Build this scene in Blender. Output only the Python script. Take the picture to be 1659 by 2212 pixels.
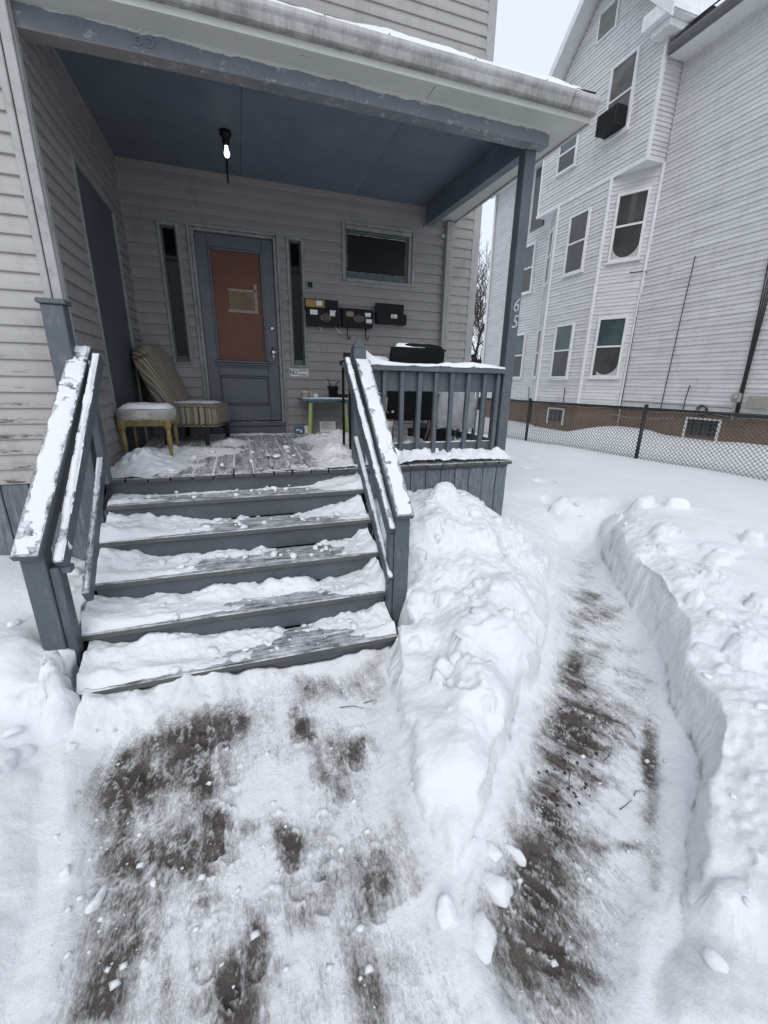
import bpy, math, random
import numpy as np
from mathutils import Matrix, Vector

for o in list(bpy.data.objects):
    bpy.data.objects.remove(o)
S = bpy.context.scene
COL = S.collection
rnd = random.Random(7)

# ------------------------------------------------------------------ camera
CP = np.array([-0.4997, -5.5902, 0.4928]); FPX = 893.4; PW, PH = 1659.0, 2212.0
YAW, PITCH, ROLL = 0.3302, 0.3029, 0.0183
_fw = np.array([math.sin(YAW)*math.cos(PITCH), math.cos(YAW)*math.cos(PITCH), -math.sin(PITCH)])
_r0 = np.array([math.cos(YAW), -math.sin(YAW), 0.0]); _u0 = np.cross(_r0, _fw)
_r = _r0*math.cos(ROLL)+_u0*math.sin(ROLL); _u = -_r0*math.sin(ROLL)+_u0*math.cos(ROLL)
cam = bpy.data.cameras.new('camera'); camo = bpy.data.objects.new('camera', cam); COL.objects.link(camo)
cam.sensor_fit = 'VERTICAL'; cam.sensor_height = 24.0; cam.lens = 24.0*FPX/PH
cam.clip_start = 0.05; cam.clip_end = 2000
M = Matrix(((_r[0], _u[0], -_fw[0], CP[0]), (_r[1], _u[1], -_fw[1], CP[1]), (_r[2], _u[2], -_fw[2], CP[2]), (0, 0, 0, 1)))
camo.matrix_world = M
S.camera = camo

def at(px, py, z):
    """photo pixel (in a 1659 x 2212 frame) to the point where it meets the level z"""
    d = _fw+_r*(px-PW/2)/FPX+_u*(PH/2-py)/FPX
    return CP+d*((z-CP[2])/d[2])

# ------------------------------------------------------------------ sky, sun, exposure
SUN_EL, SUN_AZ = math.radians(42), math.radians(205)
W = bpy.data.worlds.new('World'); S.world = W; W.use_nodes = True
nt = W.node_tree; nt.nodes.clear()
out = nt.nodes.new('ShaderNodeOutputWorld'); bg = nt.nodes.new('ShaderNodeBackground')
sky = nt.nodes.new('ShaderNodeTexSky'); sky.sky_type = 'NISHITA'; sky.sun_disc = False
sky.sun_elevation = SUN_EL; sky.sun_rotation = SUN_AZ; sky.air_density = 1.0; sky.dust_density = 6.0; sky.ozone_density = 1.0
hs = nt.nodes.new('ShaderNodeHueSaturation'); hs.inputs['Saturation'].default_value = 0.25
mx = nt.nodes.new('ShaderNodeMix'); mx.data_type = 'RGBA'; mx.inputs[0].default_value = 0.8
mx.inputs[7].default_value = (8.15, 8.95, 10.15, 1)      # even cloud cover over the clear sky
nt.links.new(sky.outputs[0], hs.inputs['Color']); nt.links.new(hs.outputs[0], mx.inputs[6])
nt.links.new(mx.outputs[2], bg.inputs[0]); bg.inputs[1].default_value = 0.1
nt.links.new(bg.outputs[0], out.inputs[0])
sl = bpy.data.lights.new('sun', 'SUN'); sl.energy = 0.6; sl.angle = math.radians(40); sl.color = (1, 0.985, 0.96)
so = bpy.data.objects.new('sun', sl); COL.objects.link(so)
so.rotation_euler = (math.pi/2-SUN_EL, 0, math.pi-SUN_AZ)
so.location = (0, -20, 20)
S.view_settings.view_transform = 'Standard'; S.view_settings.look = 'None'
S.view_settings.exposure = 0.24; S.view_settings.gamma = 1.0
S.cycles.max_bounces = 8; S.cycles.diffuse_bounces = 4

# ------------------------------------------------------------------ noise helpers (numpy)
def _hash(ix, iy, seed):
    n = (ix.astype(np.int64)*374761393+iy.astype(np.int64)*668265263+seed*974634777) & 0x7fffffff
    n = ((n ^ (n >> 13))*1274126177) & 0x7fffffff
    return ((n ^ (n >> 16)) & 0xffff)/65535.0
def vnoise(x, y, seed=0):
    ix, iy = np.floor(x), np.floor(y); fx, fy = x-ix, y-iy
    fx = fx*fx*fx*(fx*(fx*6-15)+10); fy = fy*fy*fy*(fy*(fy*6-15)+10)
    a = _hash(ix, iy, seed); b = _hash(ix+1, iy, seed); c = _hash(ix, iy+1, seed); d = _hash(ix+1, iy+1, seed)
    return (a+(b-a)*fx)*(1-fy)+(c+(d-c)*fx)*fy
def fbm(x, y, sc, octv=4, seed=0, gain=0.5):
    t = 0; amp = 1; tot = 0
    for k in range(octv):
        t = t+amp*(vnoise(x*sc+17.3*k, y*sc-9.1*k, seed+k)-0.5); tot += amp; amp *= gain; sc *= 2.03
    return 2*t/tot          # about -1..1
def sstep(a, b, x):
    t = np.clip((x-a)/(b-a), 0, 1); return t*t*(3-2*t)

# ------------------------------------------------------------------ materials
MATS = {}
def nodes(name):
    m = bpy.data.materials.new(name); m.use_nodes = True; t = m.node_tree
    b = t.nodes['Principled BSDF']; MATS[name] = m
    return m, t, b
def N(t, kind, **k):
    n = t.nodes.new(kind)
    for a, v in k.items():
        if a.startswith('i_'):
            key = a[2:]; key = int(key) if key.isdigit() else key.replace('_', ' ')
            n.inputs[key].default_value = v
        else: setattr(n, a, v)
    return n
def L(t, a, b): t.links.new(a, b)
def pos(t, scale=(1, 1, 1), rot=(0, 0, 0)):
    g = N(t, 'ShaderNodeNewGeometry'); mp = N(t, 'ShaderNodeMapping'); mp.inputs['Scale'].default_value = scale
    mp.inputs['Rotation'].default_value = rot
    L(t, g.outputs['Position'], mp.inputs[0]); return mp.outputs[0]
def noise(t, vec, scale, detail=4, rough=0.55, dist=0.0):
    n = N(t, 'ShaderNodeTexNoise'); n.inputs['Scale'].default_value = scale; n.inputs['Detail'].default_value = detail
    n.inputs['Roughness'].default_value = rough; n.inputs['Distortion'].default_value = dist
    L(t, vec, n.inputs['Vector']); return n.outputs['Fac']
def ramp(t, fac, stops, interp='LINEAR'):
    r = N(t, 'ShaderNodeValToRGB'); e = r.color_ramp; e.interpolation = interp
    while len(e.elements) < len(stops): e.elements.new(0.5)
    for el, (p, c) in zip(e.elements, stops):
        el.position = p; el.color = (c, c, c, 1) if isinstance(c, (int, float)) else (*c[:3], 1)
    L(t, fac, r.inputs[0]); return r.outputs[0]
def mixc(t, fac, a, b):
    m = N(t, 'ShaderNodeMix', data_type='RGBA')
    for i, v in ((0, fac), (6, a), (7, b)):
        if isinstance(v, (int, float)): m.inputs[i].default_value = v
        elif isinstance(v, tuple): m.inputs[i].default_value = (*v[:3], 1)
        else: L(t, v, m.inputs[i])
    return m.outputs[2]
def mathn(t, op, a, b=None, c=None):
    m = N(t, 'ShaderNodeMath', operation=op)
    for i, v in enumerate((a, b, c)):
        if v is None: continue
        if isinstance(v, (int, float)): m.inputs[i].default_value = v
        else: L(t, v, m.inputs[i])
    return m.outputs[0]
def bump(t, b, h, strength=0.3, dist=0.01, normal=None):
    n = N(t, 'ShaderNodeBump'); n.inputs['Strength'].default_value = strength; n.inputs['Distance'].default_value = dist
    L(t, h, n.inputs['Height'])
    if normal is not None: L(t, normal, n.inputs['Normal'])
    L(t, n.outputs[0], b.inputs['Normal']); return n.outputs[0]
def sepz(t, which=2):
    g = N(t, 'ShaderNodeNewGeometry'); s = N(t, 'ShaderNodeSeparateXYZ'); L(t, g.outputs['Position'], s.inputs[0])
    return s.outputs[which]

def paint(name, col, dark=0.75, scale=3.0, rough=0.55, bmp=0.15, grime=0.0, grimecol=(0.05, 0.045, 0.04), streak=(1, 1, 1), perobj=0.0, metallic=0.0, fine=120.0):
    """a painted or plain surface: blotchy tone, fine relief, optional grime"""
    m, t, b = nodes(name)
    v = pos(t, streak); n1 = noise(t, v, scale, 6, 0.6)
    d = tuple(c*dark for c in col)
    c = mixc(t, ramp(t, n1, [(0.3, 0.0), (0.7, 1.0)]), d, tuple(col))
    if perobj:
        oi = N(t, 'ShaderNodeObjectInfo'); k = mathn(t, 'MULTIPLY_ADD', oi.outputs['Random'], perobj, 1.0-perobj/2)
        vm = N(t, 'ShaderNodeVectorMath', operation='SCALE'); L(t, c, vm.inputs[0]); L(t, k, vm.inputs['Scale']); c = vm.outputs[0]
    if grime:
        g = ramp(t, noise(t, v, scale*3.1, 8, 0.7, 0.4), [(0.5, 0.0), (0.78, grime)])
        c = mixc(t, g, c, grimecol)
    L(t, c, b.inputs['Base Color']); b.inputs['Roughness'].default_value = rough; b.inputs['Metallic'].default_value = metallic
    f = noise(t, pos(t, streak), fine, 4, 0.6)
    bump(t, b, f, bmp, 0.004)
    return m

def siding_mat(name, col, mold=False, dirty=0.35):
    m, t, b = nodes(name)
    v = pos(t, (0.6, 0.6, 3.0)); n1 = noise(t, v, 2.2, 7, 0.62)
    oi = N(t, 'ShaderNodeObjectInfo')
    c = mixc(t, ramp(t, n1, [(0.28, 0.0), (0.72, 1.0)]), tuple(x*0.80 for x in col), tuple(col))
    k = mathn(t, 'MULTIPLY_ADD', oi.outputs['Random'], 0.07, 0.965)
    vm = N(t, 'ShaderNodeVectorMath', operation='SCALE'); L(t, c, vm.inputs[0]); L(t, k, vm.inputs['Scale']); c = vm.outputs[0]
    g = ramp(t, noise(t, pos(t, (1.4, 1.4, 0.5)), 4.0, 8, 0.72, 0.3), [(0.52, 0.0), (0.8, dirty)])
    c = mixc(t, g, c, (0.10, 0.09, 0.08))
    if mold:
        zz = sepz(t, 2); xx = sepz(t, 0)
        mz = N(t, 'ShaderNodeMapRange'); mz.inputs[1].default_value = 0.75; mz.inputs[2].default_value = 0.35; L(t, zz, mz.inputs[0])
        mxx = N(t, 'ShaderNodeMapRange'); mxx.inputs[1].default_value = -1.62; mxx.inputs[2].default_value = -1.8; L(t, xx, mxx.inputs[0])
        # lichen growing along the lower third of a board
        fr = mathn(t, 'FRACT', mathn(t, 'DIVIDE', mathn(t, 'ADD', zz, 1.18), 0.0985))
        low = ramp(t, fr, [(0.0, 0.0), (0.1, 1.0), (0.22, 0.9), (0.42, 0.0)])
        nn = ramp(t, noise(t, pos(t, (3.0, 3, 14)), 2.6, 8, 0.75), [(0.5, 0.0), (0.58, 1.0)])
        mk = mathn(t, 'MULTIPLY', mathn(t, 'MULTIPLY', mz.outputs[0], mxx.outputs[0]), mathn(t, 'MULTIPLY', low, nn))
        c = mixc(t, mk, c, (0.045, 0.045, 0.03))
    L(t, c, b.inputs['Base Color']); b.inputs['Roughness'].default_value = 0.55
    bump(t, b, noise(t, pos(t, (2, 2, 60)), 6.0, 4, 0.6), 0.12, 0.004)
    return m

def glass_mat(name, tint, rough=0.06, spec=0.5):
    m, t, b = nodes(name)
    n1 = noise(t, pos(t), 1.7, 4, 0.6)
    c = mixc(t, ramp(t, n1, [(0.35, 0.0), (0.7, 1.0)]), tuple(x*0.5 for x in tint), tint)
    L(t, c, b.inputs['Base Color']); b.inputs['Roughness'].default_value = rough
    b.inputs['Specular IOR Level'].default_value = spec
    bump(t, b, noise(t, pos(t), 3.0, 2), 0.05, 0.01)
    return m

def wood_paint(name, col, worn=0.0, wear=(0.16, 0.14, 0.12), axis='x', rough=0.5, snowdust=0.0):
    """paint over boards, with grain along an axis and wear down to wood"""
    m, t, b = nodes(name)
    st = {'x': (1.2, 14, 14), 'y': (14, 1.2, 14), 'z': (14, 14, 1.2)}[axis]
    grain = noise(t, pos(t, st), 5.0, 6, 0.65)
    c = mixc(t, ramp(t, noise(t, pos(t), 3.5, 6, 0.6), [(0.3, 0.0), (0.7, 1.0)]), tuple(x*0.78 for x in col), tuple(col))
    oi = N(t, 'ShaderNodeObjectInfo'); k = mathn(t, 'MULTIPLY_ADD', oi.outputs['Random'], 0.16, 0.92)
    vm = N(t, 'ShaderNodeVectorMath', operation='SCALE'); L(t, c, vm.inputs[0]); L(t, k, vm.inputs['Scale']); c = vm.outputs[0]
    ch_ = ramp(t, noise(t, pos(t), 23.0, 8, 0.8), [(0.66, 0.0), (0.70, 0.55)])
    c = mixc(t, ch_, c, tuple(min(1, x*1.9+.03) for x in col))
    dr_ = ramp(t, noise(t, pos(t), 1.4, 6, 0.75), [(0.5, 0.0), (0.75, 0.45)]); c = mixc(t, dr_, c, tuple(x*0.5 for x in col))
    if worn:
        w = mathn(t, 'MULTIPLY', ramp(t, grain, [(0.45, 0.0), (0.62, 1.0)]), ramp(t, noise(t, pos(t), 6.0, 6, 0.7), [(0.55-0.25*worn, 0.0), (0.72-0.2*worn, 1.0)]))
        c = mixc(t, w, c, wear)
    if snowdust:
        g = N(t, 'ShaderNodeNewGeometry'); s = N(t, 'ShaderNodeSeparateXYZ'); L(t, g.outputs['Normal'], s.inputs[0])
        upf = ramp(t, s.outputs[2], [(0.5, 0.0), (0.7, 1.0)])
        n2 = mathn(t, 'ADD', mathn(t, 'MULTIPLY', noise(t, pos(t, st), 3.2, 8, 0.75), 0.6), mathn(t, 'MULTIPLY', noise(t, pos(t), 14.0, 8, 0.75), 0.4))
        f = mathn(t, 'MULTIPLY', upf, ramp(t, n2, [(0.55-0.22*snowdust, 0.0), (0.73-0.2*snowdust, 0.92)]))
        c = mixc(t, f, c, (0.8, 0.82, 0.86))
    L(t, c, b.inputs['Base Color']); b.inputs['Roughness'].default_value = rough
    bump(t, b, grain, 0.2, 0.003)
    return m

def snow_mat(name, trampled=False):
    m, t, b = nodes(name)
    v = pos(t)
    c = mixc(t, ramp(t, noise(t, v, 2.0, 3, 0.5), [(0.3, 0.0), (0.7, 1.0)]), (0.84, 0.85, 0.875), (0.89, 0.897, 0.91))
    if trampled:
        at_ = N(t, 'ShaderNodeAttribute', attribute_name='bare'); dirt = N(t, 'ShaderNodeAttribute', attribute_name='dirt')
        n1 = mathn(t, 'ADD', mathn(t, 'MULTIPLY', noise(t, pos(t, (1, 0.16, 1), (0, 0, 0.45)), 20.0, 8, 0.78), 0.5), mathn(t, 'MULTIPLY', noise(t, v, 8.0, 8, 0.75), 0.5)); n2 = noise(t, pos(t, (1, 0.45, 1), (0, 0, 0.75)), 150.0, 3, 0.7)
        # thin trampled snow: the wet paving under it shows between the grains
        k = mathn(t, 'ADD', at_.outputs['Fac'], mathn(t, 'ADD', mathn(t, 'MULTIPLY_ADD', n1, 2.2, -1.1), mathn(t, 'MULTIPLY_ADD', n2, 0.9, -0.45)))
        f = ramp(t, k, [(0.16, 0.0), (0.50, 0.45), (0.86, 1.0)])
        dk = mixc(t, ramp(t, noise(t, v, 9.0, 8, 0.75), [(0.38, 0.0), (0.62, 1.0)]), (0.060, 0.050, 0.046), (0.135, 0.115, 0.102))
        g_ = mixc(t, ramp(t, n1, [(0.4, 0.0), (0.6, 1.0)]), (0.42, 0.40, 0.385), (0.28, 0.235, 0.19))
        c = mixc(t, mathn(t, 'MULTIPLY', dirt.outputs['Fac'], ramp(t, n1, [(0.36, 0.0), (0.62, 0.8)])), c, g_)
        c = mixc(t, mathn(t, 'MULTIPLY', f, ramp(t, at_.outputs['Fac'], [(0.02, 0.0), (0.18, 1.0)])), c, dk)
    L(t, c, b.inputs['Base Color']); b.inputs['Roughness'].default_value = 0.62; b.inputs['Specular IOR Level'].default_value = 0.25
    b1 = bump(t, b, noise(t, v, 30.0, 8, 0.75), 0.45, 0.03)
    if not trampled: return m
    bump(t, b, mathn(t, 'SUBTRACT', mathn(t, 'MULTIPLY', n2, 0.4), f), 0.5, 0.008, b1)
    return m

SPEC0 = ('black_metal', 'black_plastic', 'black_fabric')
GREY = (0.088, 0.103, 0.118)
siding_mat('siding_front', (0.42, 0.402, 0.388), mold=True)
siding_mat('siding_porch_shaded', (0.272, 0.257, 0.252), dirty=0.5)  # same boards as outside, porch shade darkened into the colour, plus dirt
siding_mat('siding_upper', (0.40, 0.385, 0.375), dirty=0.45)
siding_mat('siding_side', (0.37, 0.36, 0.33), dirty=0.7)
siding_mat('siding_neighbour', (0.69, 0.692, 0.688), dirty=0.30)
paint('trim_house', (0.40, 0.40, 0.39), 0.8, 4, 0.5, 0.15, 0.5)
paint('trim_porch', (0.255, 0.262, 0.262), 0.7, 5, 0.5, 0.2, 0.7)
paint('trim_white', (0.78, 0.79, 0.79), 0.88, 4, 0.45, 0.1, 0.25)
paint('backing', (0.06, 0.055, 0.05), 0.8, 3)
wood_paint('rail_paint', GREY, 0.25, (0.15, 0.16, 0.16), 'z')
wood_paint('rail_snowy', GREY, 0.25, (0.15, 0.16, 0.16), 'z', 0.5, 0.62)
wood_paint('step_paint', (0.092, 0.104, 0.116), 0.2, (0.13, 0.135, 0.135), 'x', 0.5)
wood_paint('tread_paint', (0.088, 0.098, 0.104), 0.8, (0.12, 0.105, 0.085), 'x', 0.42, 0.62)
wood_paint('deck_paint', (0.062, 0.068, 0.072), 0.7, (0.085, 0.075, 0.062), 'y', 0.35, 0.70)
wood_paint('skirt_paint', (0.12, 0.138, 0.158), 1.3, (0.20, 0.22, 0.24), 'z', 0.6)
wood_paint('ceiling_paint', (0.136, 0.163, 0.198), 0.0, axis='x', rough=0.6)
wood_paint('door_paint', (0.078, 0.092, 0.110), 0.1, axis='z', rough=0.4)
wood_paint('slab_panel_paint', (0.068, 0.080, 0.093), 0.0, axis='z', rough=0.5)
paint('brown_board', (0.155, 0.038, 0.011), 0.6, 1.6, 0.5, 0.1, 0.5, (0.03, 0.012, 0.006))
paint('cardboard', (0.20, 0.15, 0.095), 0.8, 9, 0.8, 0.2, 0.3)
paint('tape', (0.24, 0.19, 0.15), 0.8, 12, 0.25, 0.1)
paint('paper', (0.72, 0.72, 0.72), 0.9, 6, 0.7, 0.1)
paint('blue_print', (0.06, 0.17, 0.35), 0.6, 20, 0.4, 0.05)
paint('tan_print', (0.28, 0.19, 0.13), 0.8, 9, 0.6, 0.05)
paint('ink', (0.012, 0.012, 0.013), 0.8, 9, 0.5, 0.05)
paint('faded_ink', (0.17, 0.12, 0.07), 0.8, 9, 0.8, 0.05)
paint('black_metal', (0.009, 0.010, 0.013), 0.7, 8, 0.42, 0.15, 0.15, (0.03, 0.03, 0.03))
paint('black_fabric', (0.010, 0.011, 0.014), 0.7, 5, 0.75, 0.3)
paint('black_plastic', (0.017, 0.018, 0.02), 0.8, 6, 0.4, 0.15, 0.3, (0.06, 0.06, 0.06))
paint('yellow_paint', (0.36, 0.22, 0.03), 0.6, 14, 0.45, 0.1, 0.7, (0.03, 0.03, 0.03))
paint('brass', (0.45, 0.41, 0.33), 0.7, 20, 0.4, 0.1, 0.0, metallic=0.2)
paint('silver', (0.55, 0.56, 0.57), 0.75, 20, 0.3, 0.1, 0.0, metallic=0.85)
paint('gold_paint', (0.25, 0.185, 0.06), 0.6, 12, 0.38, 0.2, 0.5, (0.06, 0.045, 0.02))
paint('dark_wood', (0.018, 0.014, 0.012), 0.8, 9, 0.4, 0.15)
paint('orange_wood', (0.20, 0.055, 0.02), 0.7, 9, 0.4, 0.15)
paint('green_paint', (0.36, 0.46, 0.18), 0.85, 9, 0.5, 0.15, 0.3)
paint('teal_paint', (0.03, 0.16, 0.24), 0.7, 9, 0.4, 0.15, 0.3)
paint('white_plastic', (0.74, 0.74, 0.74), 0.9, 6, 0.4, 0.1, 0.3)
paint('bag_plastic', (0.66, 0.67, 0.68), 0.8, 14, 0.3, 0.6)
paint('fur', (0.58, 0.58, 0.60), 0.7, 16, 0.85, 0.8, fine=60)
paint('fur_cream', (0.60, 0.58, 0.54), 0.7, 16, 0.85, 0.8, fine=60)
paint('mug_glaze', (0.55, 0.42, 0.38), 0.85, 20, 0.25, 0.05)
paint('foundation', (0.235, 0.165, 0.125), 0.7, 2.5, 0.85, 0.5, 0.5, fine=40)
paint('roof_shingle', (0.05, 0.05, 0.055), 0.7, 8, 0.9, 0.5)
paint('bark', (0.055, 0.045, 0.04), 0.6, 20, 0.9, 0.6, fine=60)
paint('twig', (0.075, 0.055, 0.048), 0.7, 20, 0.9, 0.3)
paint('cable', (0.02, 0.02, 0.022), 0.8, 6, 0.5, 0.1)
paint('cable_pale', (0.33, 0.33, 0.33), 0.8, 6, 0.5, 0.1)
paint('gutter_dark', (0.15, 0.15, 0.155), 0.8, 4, 0.5, 0.1, 0.4)
paint('utility_grey', (0.34, 0.33, 0.29), 0.85, 5, 0.5, 0.1, 0.3)
paint('fence_black', (0.012, 0.012, 0.013), 0.8, 8, 0.45, 0.1)
paint('slab', (0.062, 0.048, 0.044), 0.55, 7, 0.7, 0.8, 0.5, (0.14, 0.13, 0.125), fine=90)
paint('soil', (0.08, 0.065, 0.05), 0.7, 5, 0.9, 0.5)
paint('leaf_litter', (0.05, 0.032, 0.02), 0.7, 20, 0.8, 0.3)
glass_mat('glass_porch', (0.007, 0.008, 0.010), 0.05, 0.16)
glass_mat('glass_screen', (0.015, 0.016, 0.020), 0.4, 0.2)
glass_mat('glass_green', (0.075, 0.115, 0.122), 0.05, 0.7)
glass_mat('glass_dark', (0.075, 0.074, 0.074), 0.12, 0.6)
glass_mat('screen_grey', (0.20, 0.19, 0.19), 0.6, 0.2)
paint('blind', (0.50, 0.47, 0.46), 0.9, 5, 0.7, 0.05)
paint('curtain', (0.10, 0.10, 0.10), 0.6, 6, 0.8, 0.1, streak=(9, 9, 0.4))
paint('window_green', (0.055, 0.085, 0.085), 0.7, 8, 0.5, 0.2, 0.4, (0.3, 0.3, 0.3))
for k_ in SPEC0: MATS[k_].node_tree.nodes['Principled BSDF'].inputs['Specular IOR Level'].default_value = 0.15
snow_mat('snow')
snow_mat('snow_path', True)

def stripes(name, vec, period, cols):
    m, t, b = nodes(name)
    g = N(t, 'ShaderNodeNewGeometry'); d = N(t, 'ShaderNodeVectorMath', operation='DOT_PRODUCT')
    d.inputs[1].default_value = vec; L(t, g.outputs['Position'], d.inputs[0])
    f = mathn(t, 'FRACT', mathn(t, 'DIVIDE', mathn(t, 'ADD', d.outputs['Value'], 20.0), period))
    n = len(cols); c = ramp(t, f, [(p, q) for p, q in cols], 'CONSTANT')
    n1 = noise(t, pos(t), 9.0, 6, 0.7); vm = N(t, 'ShaderNodeVectorMath', operation='SCALE'); L(t, c, vm.inputs[0])
    L(t, mathn(t, 'MULTIPLY_ADD', n1, 0.7, 0.62), vm.inputs['Scale'])
    L(t, vm.outputs[0], b.inputs['Base Color']); b.inputs['Roughness'].default_value = 0.85
    bump(t, b, noise(t, pos(t), 260.0, 3), 0.3, 0.003)
    return m
BE, BR, TA, OL, GY = (0.30, 0.26, 0.20), (0.075, 0.055, 0.042), (0.20, 0.165, 0.12), (0.14, 0.12, 0.085), (0.26, 0.245, 0.22)
CHS = [(0.0, BE), (0.12, BR), (0.17, TA), (0.30, BE), (0.36, OL), (0.47, GY), (0.56, BR), (0.60, BE), (0.70, TA), (0.78, OL), (0.83, BE), (0.93, BR)]
stripes('stripe_seat', (1, 1, 0), 0.25, CHS)
stripes('stripe_back', (0.80, 0.75, 0.59), 0.25, CHS)
stripes('zebra', (0.7, 0.3, 1.6), 0.05, [(0.0, (0.5, 0.5, 0.5)), (0.45, (0.015, 0.015, 0.015))])

def gutter_mat():
    m, t, b = nodes('gutter_paint')
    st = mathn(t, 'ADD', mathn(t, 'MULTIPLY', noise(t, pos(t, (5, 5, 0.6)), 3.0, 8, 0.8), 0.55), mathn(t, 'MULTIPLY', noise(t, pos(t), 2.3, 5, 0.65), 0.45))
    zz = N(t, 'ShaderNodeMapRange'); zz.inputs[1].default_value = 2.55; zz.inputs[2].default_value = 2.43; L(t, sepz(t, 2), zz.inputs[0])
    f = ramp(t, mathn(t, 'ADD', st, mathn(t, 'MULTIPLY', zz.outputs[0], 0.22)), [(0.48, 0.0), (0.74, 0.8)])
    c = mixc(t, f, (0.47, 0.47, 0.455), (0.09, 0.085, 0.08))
    L(t, c, b.inputs['Base Color']); b.inputs['Roughness'].default_value = 0.45
gutter_mat()
def soffit_mat():
    m, t, b = nodes('soffit_paint')
    n1 = noise(t, pos(t), 2.2, 8, 0.7); sp = noise(t, pos(t, (1.0, 2.5, 2.5)), 7.0, 8, 0.75)
    c = mixc(t, ramp(t, n1, [(0.3, 0.0), (0.7, 1.0)]), (0.40, 0.41, 0.385), (0.50, 0.505, 0.475))
    c = mixc(t, ramp(t, sp, [(0.64, 0.0), (0.70, 0.9)]), c, (0.06, 0.055, 0.05))
    L(t, c, b.inputs['Base Color']); b.inputs['Roughness'].default_value = 0.5
soffit_mat()
def beam_mat():
    m, t, b = nodes('beam_paint')
    n1 = noise(t, pos(t), 5.0, 8, 0.7); edge = noise(t, pos(t, (1, 1, 0.3)), 7.0, 6, 0.65)
    c = mixc(t, ramp(t, n1, [(0.3, 0.0), (0.7, 1.0)]), (0.125, 0.139, 0.156), (0.17, 0.185, 0.202))
    z = sepz(t, 2); xx = sepz(t, 0)
    top = mathn(t, 'SUBTRACT', z, mathn(t, 'MULTIPLY_ADD', edge, -0.06, 2.418))
    up = ramp(t, mathn(t, 'MULTIPLY_ADD', top, 30.0, 0.5), [(0.45, 0.0), (0.55, 1.0)])
    chips = ramp(t, noise(t, pos(t, (1, 1, 2)), 11.0, 8, 0.75), [(0.58, 0.0), (0.61, 0.8)])
    bott = ramp(t, mathn(t, 'MULTIPLY_ADD', mathn(t, 'SUBTRACT', mathn(t, 'MULTIPLY_ADD', noise(t, pos(t, (1, 1, .3)), 10.0, 6, 0.7), 0.07, 2.262), z), 30.0, 0.5), [(0.45, 0.0), (0.6, 0.55)])
    c = mixc(t, chips, c, (0.38, 0.38, 0.35)); c = mixc(t, bott, c, (0.22, 0.19, 0.17)); c = mixc(t, up, c, (0.46, 0.46, 0.43))
    L(t, c, b.inputs['Base Color']); b.inputs['Roughness'].default_value = 0.5
    bump(t, b, mathn(t, 'ADD', up, mathn(t, 'MULTIPLY', n1, 0.6)), 0.35, 0.004)
beam_mat()
def bulb_mat():
    m, t, b = nodes('bulb_glow')
    b.inputs['Base Color'].default_value = (0.9, 0.9, 0.9, 1); b.inputs['Emission Color'].default_value = (1, 0.97, 0.9, 1); b.inputs['Emission Strength'].default_value = 3.0
bulb_mat()

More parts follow.
